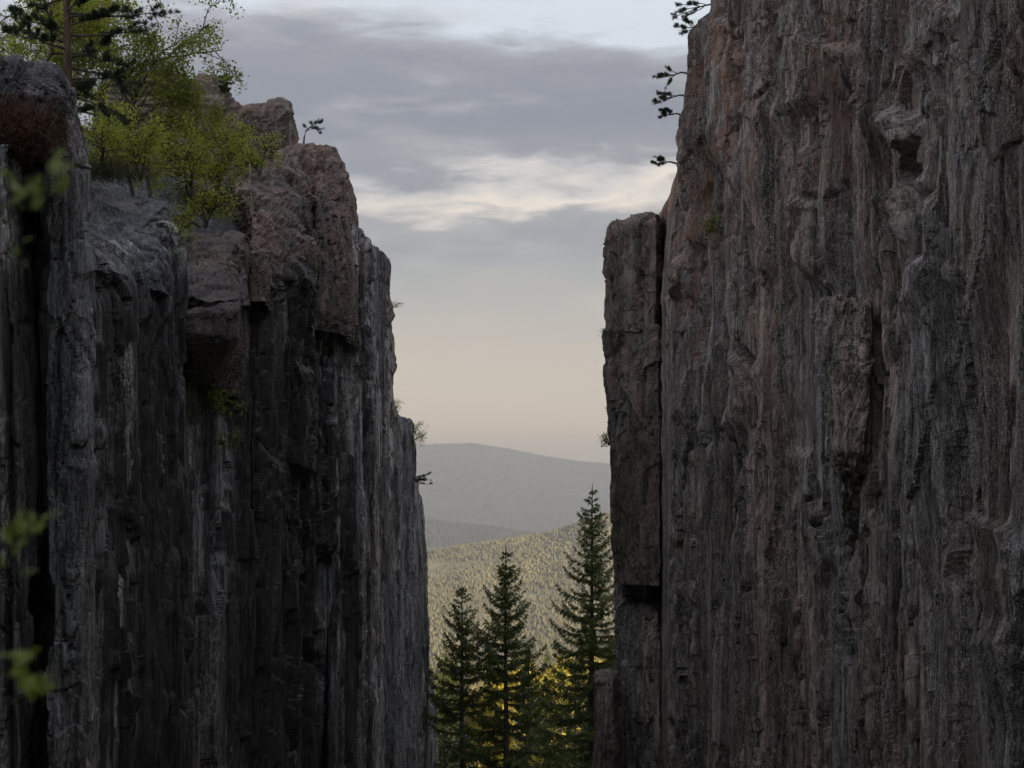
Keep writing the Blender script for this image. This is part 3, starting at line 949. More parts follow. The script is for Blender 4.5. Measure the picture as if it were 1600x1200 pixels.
rock_mass('rock_rib', [(1260, [(580, 63.0), (622, 66.5), (626, 72), (580, 72)]), (660, [(580, 63.0), (601, 65.4), (608, 71), (580, 71)]),
                       (640, [(580, 63.0), (601, 65.4), (606, 71), (580, 71)]), (450, [(582, 63.0), (604, 65.4), (606, 71), (582, 71)]),
                       (388, [(584, 63.0), (602, 65.4), (604, 70), (584, 70)])], M_leftfar, cliff_l, .18, .35, n=122, seed=34,
          amps=dict(a1=.07, a2=.07, a3=.04, af=.04), wet_shade_f=lwet_shade, label='farthest tall rib at the edge of the left skyline')
rock_mass('rock_rib', [(1260, [(600, 69), (650, 72.5), (656, 78), (600, 78)]), (760, [(600, 69), (642, 72.5), (648, 78), (600, 78)]),
                       (690, [(598, 69), (642, 72.5), (646, 78), (598, 78)]), (650, [(598, 69), (638, 72.5), (642, 78), (598, 78)])],
          M_leftfar, cliff_l, .2, .4, (-0.12, 0), n=114, seed=35, amps=dict(a1=.07, a2=.07, a3=.04, af=.05), label='lower step of the left cliff below the tall skyline rib')
rock_mass('rock_rib', [(1260, [(640, 74.5), (667, 78), (670, 84), (640, 84)]), (900, [(640, 74.5), (663, 78), (666, 84), (640, 84)]),
                       (800, [(640, 74.5), (656, 78), (660, 84), (640, 84)]), (745, [(636, 74.5), (645, 78), (650, 84), (640, 84)])],
          M_leftfar, cliff_l, .2, .5, n=98, seed=36, amps=dict(a1=.06, a2=.06, a3=.04, af=.05))
rock_mass('rock_rib', [(1260, [(650, 80.5), (678, 83), (682, 88), (650, 88)]), (1110, [(650, 80.5), (676, 83), (680, 88), (650, 88)]),
                       (1072, [(650, 80.5), (668, 83), (674, 88), (650, 88)])], M_leftfar, cliff_l, .2, .5, n=82, seed=37, amps=dict(a1=.08, a2=.07, a3=.04, af=.05))

# ------------------------------------------------------------------ ground sheet, plateaus, hills
M_ground, N = new_mat('forest_floor')
g = N.n('ShaderNodeNewGeometry')
c = N.mix(N.step(N.noise(g.outputs['Position'], 0.05, 6, 0.7), 0.35, 0.65), (0.055, 0.06, 0.025), (0.13, 0.115, 0.06))
c = N.mix(N.math('MULTIPLY', N.step(N.noise(g.outputs['Position'], 0.9, 5, 0.7), 0.45, 0.65), .6), c, (0.06, 0.05, 0.035))
b = N.n('ShaderNodeBsdfPrincipled')
N.link(c, b.inputs['Base Color'])
b.inputs['Roughness'].default_value = 0.95
o_ = N.n('ShaderNodeOutputMaterial')
N.link(b.outputs[0], o_.inputs[0])


def ground_z(X, Y):
    base = np.interp(Y, [-500, 0, 20, 75, 110, 200, 300, 450, 700, 1100, 1600, 3000, 9000], [-4, -4, -6.5, -17, -23, -29.5, -38, -56, -92, -132, -138, -140, -140])
    P = np.stack([X, Y, 0 * X], 1)
    return base + 0.5 * fbm(P * 0.12, 71, 3) * (Y < 300) + np.clip(np.abs(Y) / 400, 0.0, 6) * fbm(P * 0.006, 72, 3)


def sheet(name, xs, ys, zf, mat):
    Xg, Yg = np.meshgrid(xs, ys)
    X, Y = Xg.ravel(), Yg.ravel()
    V = np.stack([X, Y, zf(X, Y)], 1)
    return obj(name, mesh(name, V, grid_faces(len(xs), len(ys)), mat, attrs={'pink': 0 * X, 'wet_shade': 0 * X}))


xs = np.sign(np.linspace(-1, 1, 121)) * np.abs(np.linspace(-1, 1, 121)) ** 3 * 6000
ys = np.concatenate([np.linspace(-480, 0, 12, endpoint=False), np.linspace(0, 300, 60, endpoint=False), 300 * (9200 / 300) ** np.linspace(0, 1, 60)])
tag(sheet('ground', xs, ys, ground_z, M_ground), 'valley floor and gorge bottom running out below the cliffs', None, None, 'structure')


def shading_plateau_r(X, Y):
    q = X - XR(Y) - 11.0
    z = 20.5 + 24 * sstep(q, -4, 32) + 0.8 * fbm(np.stack([X * .12, Y * .12, 0 * X], 1), 81, 4)  # unseen height and extent shaped to keep low sun out of the gorge
    drop = sstep(Y, 64, 74 + 0 * X) + sstep(-Y, 55, 90) + sstep(X, 72, 88)
    return z - np.clip(drop, 0, 1) * 75


tag(sheet('plateau', np.linspace(14.5, 125, 60), np.linspace(-95, 78, 60), shading_plateau_r, M_ground), 'plateau above the right cliff, its unseen height shaped to shade the gorge', None, None, 'structure')


def plateau_l(X, Y):
    q = -7 - X
    z = np.interp(Y, [-60, 20, 30, 36, 45, 60, 75, 95], [8, 8, 6.6, 6.8, 8.2, 11.5, 15.5, 15]) + 0.10 * np.clip(q - 3, 0, 30) - 0.8
    z = z + 0.5 * fbm(np.stack([X * .3, Y * .3, 0 * X], 1), 83, 4)
    drop = sstep(Y, 88, 100) + sstep(-Y, 60, 90) + sstep(-X, 120, 150)
    return z - np.clip(drop, 0, 1) * 60


tag(sheet('plateau', np.linspace(-150, -10.0, 110), np.linspace(-92, 102, 110), plateau_l, M_ground), 'heathy ground on top of the left cliff', None, None, 'structure')

tag(sheet('shading_slope', np.linspace(-45, 45, 60), np.linspace(-85, -5, 60),  # unseen slope added so faces turned to the camera get less sky
          lambda X, Y: -4.3 + 40 * sstep(-Y, 7, 27) * (1 - sstep(-Y, 70, 84)) + fbm(np.stack([X * .3, Y * .3, 0 * X], 1), 88, 4), M_ground),
    'unseen slope added behind the viewer to block low sky light', None, None, 'structure')

# hills
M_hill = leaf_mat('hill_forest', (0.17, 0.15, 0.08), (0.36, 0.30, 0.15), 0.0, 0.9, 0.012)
M_far = leaf_mat('distant_forest', (0.04, 0.043, 0.034), (0.085, 0.082, 0.055), 0.0, 0.9, 0.004)


def mid_hill(X, Y):
    ridge = np.interp(X, [-1500, -160, -115, -34, 43, 85, 131, 300, 700, 1500], [-90, -62, -58, -44, -32, -20, -6, 26, 70, 60])
    foot = -132.0
    t = sstep(Y, 1150, 2250) * (1 - 0.9 * sstep(Y, 2250, 3300))
    P = np.stack([X, Y, 0 * X], 1)
    return foot + (ridge - foot) * t + 6 * fbm(P * 0.006, 91, 4) * sstep(Y, 1150, 1500) - 12 * (Y < 1180) - 40 * sstep(Y, 2900, 3300)


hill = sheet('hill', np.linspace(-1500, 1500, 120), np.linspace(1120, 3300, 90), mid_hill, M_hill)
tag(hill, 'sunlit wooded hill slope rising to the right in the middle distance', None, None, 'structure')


def low_ridge(X, Y):
    P = np.stack([X, Y, 0 * X], 1)
    r = np.interp(X, [-3000, -230, -60, 60, 250, 3000], [-40, -28, -40, -58, -80, -90])
    return -145 + (r + 145) * np.exp(-((Y - 4300) / 500) ** 2) + 8 * fbm(P * 0.004, 95, 4)


tag(sheet('hill', np.linspace(-3000, 3000, 160), np.linspace(3400, 5200, 50), low_ridge, M_far), 'low blue-grey wooded ridge below the distant mountain', None, None, 'structure')


def far_ridge(X, Y):
    P = np.stack([X, Y, 0 * X], 1)
    r = np.interp(X, [-5500, -2500, -900, -474, -300, -188, 0, 154, 308, 460, 700, 1500, 5500],
                  [120, 200, 285, 308, 314, 316, 286, 255, 232, 218, 205, 160, 60])
    return -150 + (r + 150) * sstep(Y, 5400, 8000) * (1 - sstep(Y, 8000, 9300)) + 14 * fbm(P * 0.0022, 97, 4) * sstep(Y, 5400, 6500) * (1 - sstep(Y, 7500, 8000))


tag(sheet('mountain', np.linspace(-5500, 5500, 300), np.linspace(5300, 9300, 90), far_ridge, M_far), 'long blue-grey forested mountain fading into haze on the horizon', None, None, 'structure')


# ------------------------------------------------------------------ vegetation builders
class Acc:
    def __init__(self):
        self.V, self.Fq, self.n = [], [], 0

    def add(self, V, Fc):
        V = np.asarray(V, np.float32).reshape(-1, 3)
        self.V.append(V)
        self.Fq.append(np.asarray(Fc, np.int32) + self.n)
        self.n += len(V)

    def mesh(self, name, mat, smooth=False, attrs=None):
        return mesh(name, np.concatenate(self.V), np.concatenate(self.Fq), mat, smooth, attrs)


def tube(acc, pts, rad, sides=6):
    pts = np.asarray(pts, float)
    rad = np.asarray(rad, float)
    m = len(pts)
    t = np.gradient(pts, axis=0)
    t /= np.linalg.norm(t, axis=1, keepdims=True) + 1e-9
    ref = np.where(np.abs(t[:, 2:3]) > 0.9, np.array([[1., 0, 0]]), np.array([[0, 0, 1.]]))
    a = np.cross(t, ref)
    a /= np.linalg.norm(a, axis=1, keepdims=True) + 1e-9
    b2 = np.cross(t, a)
    ang = np.linspace(0, 2 * math.pi, sides, endpoint=False)
    V = pts[:, None] + rad[:, None, None] * (np.cos(ang)[None, :, None] * a[:, None] + np.sin(ang)[None, :, None] * b2[:, None])
    f = grid_faces(sides, m, wrap=True)
    acc.add(V.reshape(-1, 3), np.concatenate([f[:, [0, 1, 2]], f[:, [0, 2, 3]]]))


def spikes(acc, A, B, w):
    """slim three-sided needle sprays from points A to tips B (n,3), half-width w (n,)"""
    A = np.asarray(A, float)
    B = np.asarray(B, float)
    d = B - A
    d /= np.linalg.norm(d, axis=1, keepdims=True) + 1e-9
    r = rng.normal(size=d.shape)
    u = np.cross(d, r)
    u /= np.linalg.norm(u, axis=1, keepdims=True) + 1e-9
    v = np.cross(d, u)
    w = np.broadcast_to(np.asarray(w, float), (len(A),))[:, None]
    M = A * 0.72 + B * 0.28
    V = np.stack([A, M + u * w, M - u * 0.5 * w + v * 0.87 * w, M - u * 0.5 * w - v * 0.87 * w, B], 1)
    base = np.arange(len(A))[:, None] * 5
    F_ = np.array([[0, 2, 1], [0, 3, 2], [0, 1, 3], [1, 2, 4], [2, 3, 4], [3, 1, 4]])
    acc.add(V.reshape(-1, 3), (base[:, :, None] + F_[None]).reshape(-1, 3))


def leaves(acc, C, size):
    """small two-triangle folded leaves at points C"""
    n = len(C)
    d = rng.normal(size=(n, 3)) + np.array([0, 0, -0.3])
    d /= np.linalg.norm(d, axis=1, keepdims=True)
    u = np.cross(d, rng.normal(size=(n, 3)))
    u /= np.linalg.norm(u, axis=1, keepdims=True)
    s = (np.asarray(size) * (0.6 + 0.8 * rng.random(n)))[:, None]
    C = np.asarray(C)
    V = np.stack([C, C + d * s * .55 + u * s * .36, C + d * s, C + d * s * .55 - u * s * .36], 1)
    base = np.arange(n)[:, None] * 4
    acc.add(V.reshape(-1, 3), (base[:, :, None] + np.array([[0, 1, 2], [0, 2, 3]])[None]).reshape(-1, 3))


def spruce_mesh(H, Rmax, seed, z0=0.0, thin=1.0, dens=1.0, wid=0.03, dead_below=0.0, step=0.066, leader=0.25):
    """Norway spruce: whorls of drooping boughs with hanging needle sprays. Returns trunk and crown meshes (base at z=0)"""
    r = np.random.default_rng(seed)
    tr, cr, dd = Acc(), Acc(), Acc()
    k = 14
    zz = np.linspace(0, H, k)
    bend = np.cumsum(r.normal(0, .02, (k, 2)), 0) * 0.5
    rad = 0.012 * H * (1 - zz / H) ** 0.9 + 0.012
    tp = np.column_stack([bend, zz])
    tube(tr, tp, rad, 8)
    z = H - leader
    A, B, Wd = [], [], []
    # leader shoot
    top = np.array([bend[-1, 0], bend[-1, 1], H])
    A += [top - (0, 0, .5)]
    B += [top + (0, 0, .1)]
    Wd += [wid * 1.4]
    while z > z0:
        f = (H - z) / H
        nb = r.integers(4, 6)
        L0 = Rmax * (min(1.0, (f / 0.68) ** 0.88))
        ph = r.random() * 6.28
        for b_ in range(nb):
            az = ph + b_ * 6.283 / nb + r.normal(0, .25)
            L = max(0.12, L0 * r.uniform(.6, 1.2))
            if r.random() < 0.09 * thin:
                continue
            up = 0.75 - 1.9 * min(f, .55) + r.normal(0, .10)               # ascending near the top, drooping lower
            zb = z + r.normal(0, .09)
            org = np.array([np.interp(zb, zz, bend[:, 0]), np.interp(zb, zz, bend[:, 1]), zb])
            h = np.array([math.cos(az), math.sin(az), 0])
            ns = max(3, int(L / (step / dens)))
            t = np.linspace(0, 1, ns)
            drop = up * t * 0.75 + (0.42 * t ** 2.4 if f > .1 else 0)
            pts = org + h * (L * t)[:, None] + np.array([0, 0, 1]) * (L * (drop - 0.10 * t))[:, None]
            pts = pts + r.normal(0, .012, pts.shape)
            if zb < dead_below and r.random() < 0.75:
                tube(dd, pts[::max(1, ns // 4)], np.linspace(.014, .004, len(pts[::max(1, ns // 4)])), 3)
                continue
            if ns > 3:
                q = pts[::max(1, ns // 4)]
                tube(tr, q, np.linspace(.012 + .008 * L, .005, len(q)), 3)
            # side sprays
            side = np.cross(h, (0, 0, 1))
            for sgn in (-1, 1):
                sl = (0.13 + 0.30 * L * np.sin(np.clip(t * 0.95 + .08, 0, 1) * math.pi) ** 0.8 * 0.55) * r.uniform(.55, 1.2, ns)
                sl *= np.where(t > 0.12, 1, .35)
                dv = h * 0.75 + side * sgn * 0.75
                dirs = dv[None] + r.normal(0, .22, (ns, 3)) + np.array([0, 0, -0.25])
                dirs /= np.linalg.norm(dirs, axis=1, keepdims=True)
                tips = pts + dirs * sl[:, None]
                A += list(pts)
                B += list(tips)
                Wd += [wid * 0.95] * ns
                # hanging second-order sprays
                for fr in (.3, .55, .8):
                    mpt = pts * (1 - fr) + tips * fr
                    hd = np.array([0, 0, -1.0])[None] * r.uniform(.35, 1.0, (ns, 1)) + dirs * 0.55 + r.normal(0, .25, (ns, 3))
                    hd /= np.linalg.norm(hd, axis=1, keepdims=True)
                    hl = (0.10 + 0.28 * sl * r.uniform(.3, 1.2, ns)) * (0.7 + 0.8 * min(f, .5))
                    keepm = r.random(ns) < (0.8 * dens)
                    A += list(mpt[keepm])
                    B += list((mpt + hd * hl[:, None])[keepm])
                    Wd += [wid * 0.8] * int(keepm.sum())
            A += [pts[-2]]
            B += [pts[-1] + (pts[-1] - pts[-2]) * 1.2 + h * .06]
            Wd += [wid]
        z -= r.uniform(.22, .40) * (0.65 + 0.9 * f) * (1.25 if f < .12 else 1.0)
    spikes(cr, np.array(A), np.array(B), np.array(Wd))
    return tr, cr, dd


def spruce(px, pytop, D, Rmax, seed, label, zbase, **kw):
    H = PZ(pytop, D) - zbase
    t = empty('spruce_tree', (PX(px, D), D, zbase), label, 'spruce', 'spruces in the mouth of the gorge')
    tr, cr, dd = spruce_mesh(H, Rmax, seed, **kw)
    obj('trunk', tr.mesh('trunk', M_bark, True), t)
    obj('crown', cr.mesh('crown', M_spruce), t)
    if dd.n:
        obj('dead_branches', dd.mesh('dead_branches', M_bark), t)
    return t


spruce(925, 757, 80, 3.25, 3, 'tallest spruce with a full tiered crown, close against the right rock pillar', -17.5, z0=4.0, leader=.4)
spruce(792, 850, 77, 2.95, 4, 'middle spruce with a thin bare leader shoot, in the centre of the gap', -17.0, z0=3.0, leader=.5)
spruce(722, 912, 79, 3.1, 12, 'shortest spruce with a pale trunk and bare lower boughs beside the left cliff', -17.5, z0=2.0, thin=2.0, dead_below=8.0)


def decid(seed, H, spread, nleaf, leaf, lean=(0, 0), levels=4, droop=0.0, r0=0.04, stems=1, first=0.25, upright=0.6):
    """branching broadleaf skeleton; returns wood and leaf accumulators"""
    r = np.random.default_rng(seed)
    wood, lf = Acc(), Acc()
    tips = []

    def grow(p, d, L, rad, lev):
        n = 5
        pts = [p]
        dd_ = d.copy()
        for i in range(n):
            dd_ = dd_ + r.normal(0, .16, 3) + np.array([0, 0, -droop * (levels - lev) * .05])
            dd_ /= np.linalg.norm(dd_)
            pts.append(pts[-1] + dd_ * L / n)
        pts = np.array(pts)
        tube(wood, pts, np.linspace(rad, rad * .45, n + 1), 5 if lev > 1 else 3)
        if lev <= 1:
            for q in pts[1:]:
                tips.append((q, L))
        if lev == 0:
            return
        nb = r.integers(3, 6) if lev < levels else r.integers(9, 14)
        for _ in range(nb):
            u = r.uniform(first if lev == levels else 0.2, 1.0)
            i = min(int(u * n), n - 1)
            q = pts[i] * (1 - (u * n - i)) + pts[i + 1] * (u * n - i)
            ax = r.normal(0, 1, 3)
            ax[2] *= .35
            ax -= ax.dot(dd_) * dd_
            ax /= np.linalg.norm(ax) + 1e-9
            nd = dd_ * upright + ax * spread + np.array([0, 0, .12])
            nd /= np.linalg.norm(nd)
            grow(q, nd, L * r.uniform(.42, .66) * (1.1 - .3 * u), max(rad * .5, .003), lev - 1)

    for s in range(stems):
        d0 = np.array([lean[0] + r.normal(0, .12) + (r.normal(0, .35) if stems > 1 else 0), lean[1] + r.normal(0, .12), 1.0])
        d0 /= np.linalg.norm(d0)
        grow(np.array([r.normal(0, .08) * (stems > 1), r.normal(0, .08) * (stems > 1), -0.15]), d0, H * (1 if s == 0 else r.uniform(.6, .95)), r0, levels)
    T = np.array([t[0] for t in tips])
    idx = r.integers(0, len(T), nleaf)
    C = T[idx] + r.normal(0, .06, (nleaf, 3)) * (1 + H * .15)
    C[:, 2] -= np.abs(r.normal(0, .05, nleaf)) * droop
    leaves(lf, C, leaf)
    return wood, lf


def broadleaf(name, px, py, D, label, cat, seed, mat_leaf, mat_wood, group=None, **kw):
    t = empty(name, (PX(px, D), D, PZ(py, D)), label, cat, group)
    w, l = decid(seed, **kw)
    obj('branches', w.mesh('branches', mat_wood, True), t)
    obj('foliage', l.mesh('foliage', mat_leaf), t)
    return t


# trees and shrubs on the left cliff top
broadleaf('birch_tree', 235, 300, 42, 'tall birch with hanging twigs against the sky at upper left', 'birch', 55, M_birch, M_bark,
          H=3.5, spread=.85, nleaf=8000, leaf=.07, levels=4, droop=.9, r0=.06, first=.3, upright=.75, lean=(-.02, 0))
broadleaf('birch_tree', 208, 300, 43, 'slender birch leaning right with open weeping twigs against the sky', 'birch', 51, M_birch, M_bark,
          H=3.7, spread=.8, nleaf=9000, leaf=.07, levels=4, droop=.9, r0=.06, first=.3, upright=.75, lean=(-.02, 0))
broadleaf('birch_tree', 165, 250, 46, 'leafy birch filling the corner behind the pine', 'birch', 58, M_birch, M_bark,
          H=4.2, spread=.85, nleaf=11000, leaf=.08, levels=4, droop=.5, r0=.07, first=.3)
broadleaf('birch_tree', 30, 180, 40, 'birch crown showing behind the boulder at the left edge', 'birch', 63, M_fresh, M_bark,
          H=3.4, spread=.85, nleaf=9000, leaf=.07, levels=4, droop=.4, r0=.06, first=.25)
SHR = 'young bright green shrubs on the left cliff top'
for px, py, D, H, sd, nl, lab in (
        (150, 262, 36, 1.5, 71, 2600, 'bright green shrub close behind the left rib under the pine'),
        (228, 270, 38, 1.5, 72, 3200, 'bushy yellow-green shrub above the black-streaked slab'),
        (300, 300, 40, 1.7, 73, 3800, 'spreading yellow-green shrub in the centre of the thicket'),
        (345, 290, 43, 1.6, 74, 3200, 'light green shrub growing over the pink rock shelf'),
        (405, 262, 49, 0.95, 75, 1500, 'sparse young shrub at the right end of the thicket'),
        (318, 345, 39, 0.85, 76, 1400, 'low shrub hanging over the sloping rock below the thicket'),
        (365, 240, 52, 1.2, 77, 2200, 'upright young shrub below the dark knoll')):
    broadleaf('shrub', px, py, D, lab, 'shrub', sd, M_fresh, M_twig, SHR, H=H, spread=.95, nleaf=nl, leaf=.06, levels=3, droop=.2, r0=.03, stems=3, first=.15)


def pine_branch(acc, wood, org, d, L, r, tuft=.11, dens=1.0, ntw=6):
    n = 6
    pts = [np.array(org, float)]
    dd_ = np.array(d, float)
    for i in range(n):
        dd_ = dd_ + r.normal(0, .14, 3) + np.array([0, 0, .03])
        dd_ /= np.linalg.norm(dd_)
        pts.append(pts[-1] + dd_ * L / n)
    pts = np.array(pts)
    tube(wood, pts, np.linspace(.010 + .014 * L, .005, n + 1), 5)
    ends = [(pts[-1], dd_)]
    for i in range(int(ntw * dens)):
        u = r.uniform(.35, 1)
        q = pts[min(int(u * n), n - 1)]
        sd_ = dd_ * .8 + np.cross(dd_, (0, 0, 1)) * r.choice([-1, 1]) * r.uniform(.4, 1.1) + np.array([0, 0, r.uniform(-.1, .3)])
        sd_ /= np.linalg.norm(sd_)
        e = q + sd_ * L * r.uniform(.15, .36)
        tube(wood, [q, (q + e) / 2 + r.normal(0, .01, 3), e], [.006, .005, .004], 3)
        for w in (0.45, .75, 1.0):
            ends.append((q * (1 - w) + e * w, sd_))
    for p, dv in ends:
        m = int(34 * dens)
        dirs = dv[None] * .75 + r.normal(0, .55, (m, 3)) + np.array([0, 0, .18])
        dirs /= np.linalg.norm(dirs, axis=1, keepdims=True)
        a = p + r.normal(0, .018, (m, 3))
        spikes(acc, a, a + dirs * tuft * r.uniform(.6, 1.1, (m, 1)), .006)


def make_pine(name, loc, label, pts, rads, branches, seed, tuft=.11, dens=1.0, mat=M_pbark, group=None):
    r = np.random.default_rng(seed)
    t = empty(name, loc, label, 'pine', group)
    w, a, wb = Acc(), Acc(), Acc()
    tube(w, pts, rads, 9)
    P_ = np.array(pts, float)
    for (u, az, el, L) in branches:
        org = np.array([np.interp(u, np.linspace(0, 1, len(P_)), P_[:, k]) for k in range(3)])
        d = np.array([math.cos(az) * math.cos(el), math.sin(az) * math.cos(el), math.sin(el)])
        pine_branch(a, wb, org, d, L, r, tuft, dens)
    obj('trunk', w.mesh('trunk', mat, True), t)
    obj('branches', wb.mesh('branches', M_bark, True), t)
    obj('foliage', a.mesh('foliage', M_pine), t)
    return t


Dp = 33.0
z0p = PZ(300, Dp)
br = []
rr = random.Random(8)
for k_, u in enumerate(np.linspace(.36, 1.0, 30)):
    br.append((u, rr.uniform(0, 6.28), rr.uniform(-.15, .25), rr.uniform(.7, 1.55) * (1.1 - .3 * u)))
br += [(.47, 0.1, -.15, 1.3), (.6, 0.0, -.05, 1.7), (.66, 0.3, 0.0, 1.9), (.72, -.3, .05, 1.6), (.8, .1, .1, 1.7), (.7, 3.0, .0, 1.2), (.62, 3.3, -.05, 1.0), (.55, 0.2, -.1, 1.1)]
make_pine('pine_tree', (PX(104, Dp), Dp, z0p), 'dark pine with a straight reddish trunk rising behind the grey boulder',
          [(0, 0, -.3), (.0, 0, 1.0), (.02, .02, 2.4), (0, 0, 4.2), (.03, 0, 6.0)], [.11, .10, .085, .065, .04], br, 81, tuft=.10, dens=1.3)
# bonsai pine on the dome, seedling on the knoll
Db = 62.0
make_pine('pine_tree', (PX(474, Db), Db, PZ(223, Db)), 'tiny windswept pine leaning right on the reddish dome',
          [(0, 0, -.2), (0.03, 0, .2), (.10, 0, .45), (.28, 0, .60), (.42, 0, .68)], [.04, .035, .03, .022, .015],
          [(.5, 0.2, .2, .4), (.75, 0.0, .0, .42), (.8, .5, .6, .35), (1, 0, .35, .3), (.9, 2.6, .7, .25), (1, -.5, -.1, .3), (.62, 2.8, .5, .25), (.7, .1, -.1, .5)], 82, tuft=.08, dens=.6)
make_pine('pine_tree', (PX(352, 80), 80, PZ(152, 80)), 'small round pine seedling on the far skyline left of the knoll',
          [(0, 0, -.3), (0, 0, .3), (0, 0, .85)], [.04, .03, .02], [(u, a, .5, .32) for u in (.4, .6, .8, 1) for a in (0, 1.3, 2.5, 3.8, 5)], 83, tuft=.10, dens=.8)

# small trees that lean out from the skyline edges
PG = 'small pines leaning out of the right cliff edge'
for i, (px, py, D, tgt, L, lab, sd) in enumerate((
        (1122, 4, 54, (1070, 18), 1.8, 'pine bough reaching over the sky from the very top of the right cliff', 91),
        (1100, 40, 55.5, (1064, 47), 1.2, 'short pine tuft just under the topmost bough on the right cliff edge', 92),
        (1072, 110, 57.5, (1028, 128), 1.4, 'dense pine tuft jutting left from the right cliff edge', 93),
        (1070, 146, 57.8, (1029, 160), 1.35, 'drooping pine tuft below the dense one on the right cliff edge', 94),
        (1062, 176, 58.2, (1036, 184), .9, 'small pine sprig lowest of the three on the right cliff edge', 95),
        (1052, 252, 59.5, (1026, 257), .9, 'lone pine sprig on the skyline above the rock pillar', 96))):
    L *= .85
    d = np.array([PX(tgt[0], D) - PX(px, D), -.15, PZ(tgt[1], D) - PZ(py, D)])
    d /= np.linalg.norm(d)
    az, el = math.atan2(d[1], d[0]), math.asin(d[2])
    brs = [(1, az, el, L * .6), (1, az + .4, el + .4, L * .5), (.8, az - .3, el - .25, L * .5), (1, az - .2, el + .25, L * .55), (.7, az, el + .6, L * .4)]
    e = d * L * .4
    make_pine('pine_tree', (PX(px, D), D, PZ(py, D)), lab, [(.35, .2, -.1), tuple(e * .4), tuple(e)], [.04, .03, .02], brs, sd, tuft=.10, dens=.8, group=PG)

# small broadleaf plants on ledges
PLANTS = [
    ('shrub', 612, 652, 71, .95, 101, 350, .06, M_birch, 'wiry leafless-looking shrub on the first step of the left skyline', (.15, 0)),
    ('shrub', 640, 690, 74, 1.15, 102, 420, .06, M_birch, 'wiry shrub leaning out from the lower step of the left cliff', (.55, 0)),
    ('shrub', 602, 480, 66, .55, 103, 60, .05, M_birch, 'faint twig growing out of the tall left rib', (.5, 0)),
    ('shrub', 952, 690, 63, .5, 104, 160, .08, M_spruce, 'dark sprig on the left edge of the rock pillar above the spruces', (-.6, 0)),
    ('shrub', 955, 640, 63, .38, 105, 90, .07, M_birch, 'small leafy sprig on the pillar edge above the dark one', (-.4, 0)),
    ('shrub', 948, 520, 61.7, .32, 106, 60, .06, M_birch, 'tiny plant on the ledge between the pillar blocks', (-.3, -.1)),
    ('plant', 1272, 92, 41.2, .42, 107, 260, .06, M_fresh, 'bright green plant beside the pale flake on the right cliff', (-.2, -.4)),
    ('plant', 1308, 85, 40.5, .5, 108, 420, .06, M_birch, 'olive shrub in the broken rock high on the right cliff', (0, -.4)),
    ('plant', 1240, 28, 44, .5, 109, 420, .06, M_birch, 'dark green plant near the top edge of the right cliff', (0, -.4)),
    ('plant', 1160, 500, 48.5, .3, 110, 90, .06, M_fresh, 'small sprig with bright leaves in the middle of the right cliff', (0, -.6)),
    ('plant', 1190, 712, 46.8, .25, 111, 120, .06, M_fresh, 'tuft of leaves below the arched crack on the right cliff', (0, -.6)),
    ('plant', 1108, 355, 51.8, .45, 112, 260, .06, M_birch, 'moss-green tuft in a crack of the right cliff near the pillar', (0, -.6)),
    ('plant', 340, 640, 37.0, .65, 113, 300, .06, M_birch, 'fern-like plants on the streaked left cliff under the bulge', (.2, -.5)),
    ('plant', 352, 690, 37.2, .4, 114, 160, .06, M_birch, 'small leafy plant lower on the left cliff under the bulge', (.2, -.5)),
    ('plant', 285, 385, 34.6, .6, 115, 200, .05, M_fresh, 'small yellow-green plant on the corner of the sloping slab', (.1, -.3)),
    ('plant', 392, 330, 41.0, .0, 116, 0, .05, M_fresh, '', (0, 0))]
for nm, px, py, D, H, sd, nl, lf, mt, lab, ln in PLANTS:
    if nl:
        broadleaf(nm, px, py, D, lab, 'shrub' if nm == 'shrub' else 'plant', sd, mt, M_twig, None,
                  H=H, spread=.9, nleaf=nl, leaf=lf, levels=2, droop=.2, r0=.016, stems=3, first=.15, lean=ln)
# side-growing spruce bough on the left cliff edge
d_ = Acc()
w_ = Acc()
r_ = np.random.default_rng(7)
t = empty('pine_tree', (PX(640, 75), 75, PZ(752, 75)), 'flat dark conifer bough growing sideways from the lower left skyline', 'pine')
for k_ in range(7):
    pine_branch(d_, w_, (r_.uniform(0, .35), r_.uniform(-.2, .2), r_.uniform(-.1, .14)), (1, r_.normal(0, .3), r_.normal(.05, .12)), r_.uniform(.5, .85), r_, .09, .6)
tube(w_, [(-.5, 0, -.1), (0, 0, 0), (.5, 0, .05)], [.04, .03, .015], 6)
obj('branches', w_.mesh('branches', M_bark, True), t)
obj('foliage', d_.mesh('foliage', M_pine), t)
# pale dead birch stem
w_ = Acc()
tube(w_, [(0, 0, -.1), (.0, 0, .35), (-.06, 0, .7), (-.03, 0, 1.0), (-.05, .02, 1.25)], [.022, .02, .018, .015, .01], 6)
tube(w_, [(-.06, 0, .7), (.05, 0, .85), (.12, 0, .95)], [.01, .007, .004], 4)
t = tag(obj('dead_stem', w_.mesh('dead_stem', M_bbark, True), None, (PX(393, 41.5), 41.5, PZ(330, 41.5))), 'thin white bare birch stem against the pink buttress', 'dead stem')


# heather hanging below the boulder (nobody could count it)
def clump(name, n, cx, cy, D, sx, sy, sd, L, mat, label, cat, down=.5, dd=.35, zr=0.0):
    r = np.random.default_rng(sd)
    a = Acc()
    A_ = np.column_stack([PX(cx + r.normal(0, sx, n), D), D + r.normal(0, dd, n), PZ(cy + r.normal(0, sy, n), D)])
    dirs = r.normal(0, 1, (n, 3)) + np.array([.2, -.5, -down])
    dirs /= np.linalg.norm(dirs, axis=1, keepdims=True)
    spikes(a, A_, A_ + dirs * (L * r.uniform(.5, 1.2, n))[:, None], .006)
    o = obj(name, a.mesh(name, mat))
    return tag(o, label, cat, None, 'stuff')


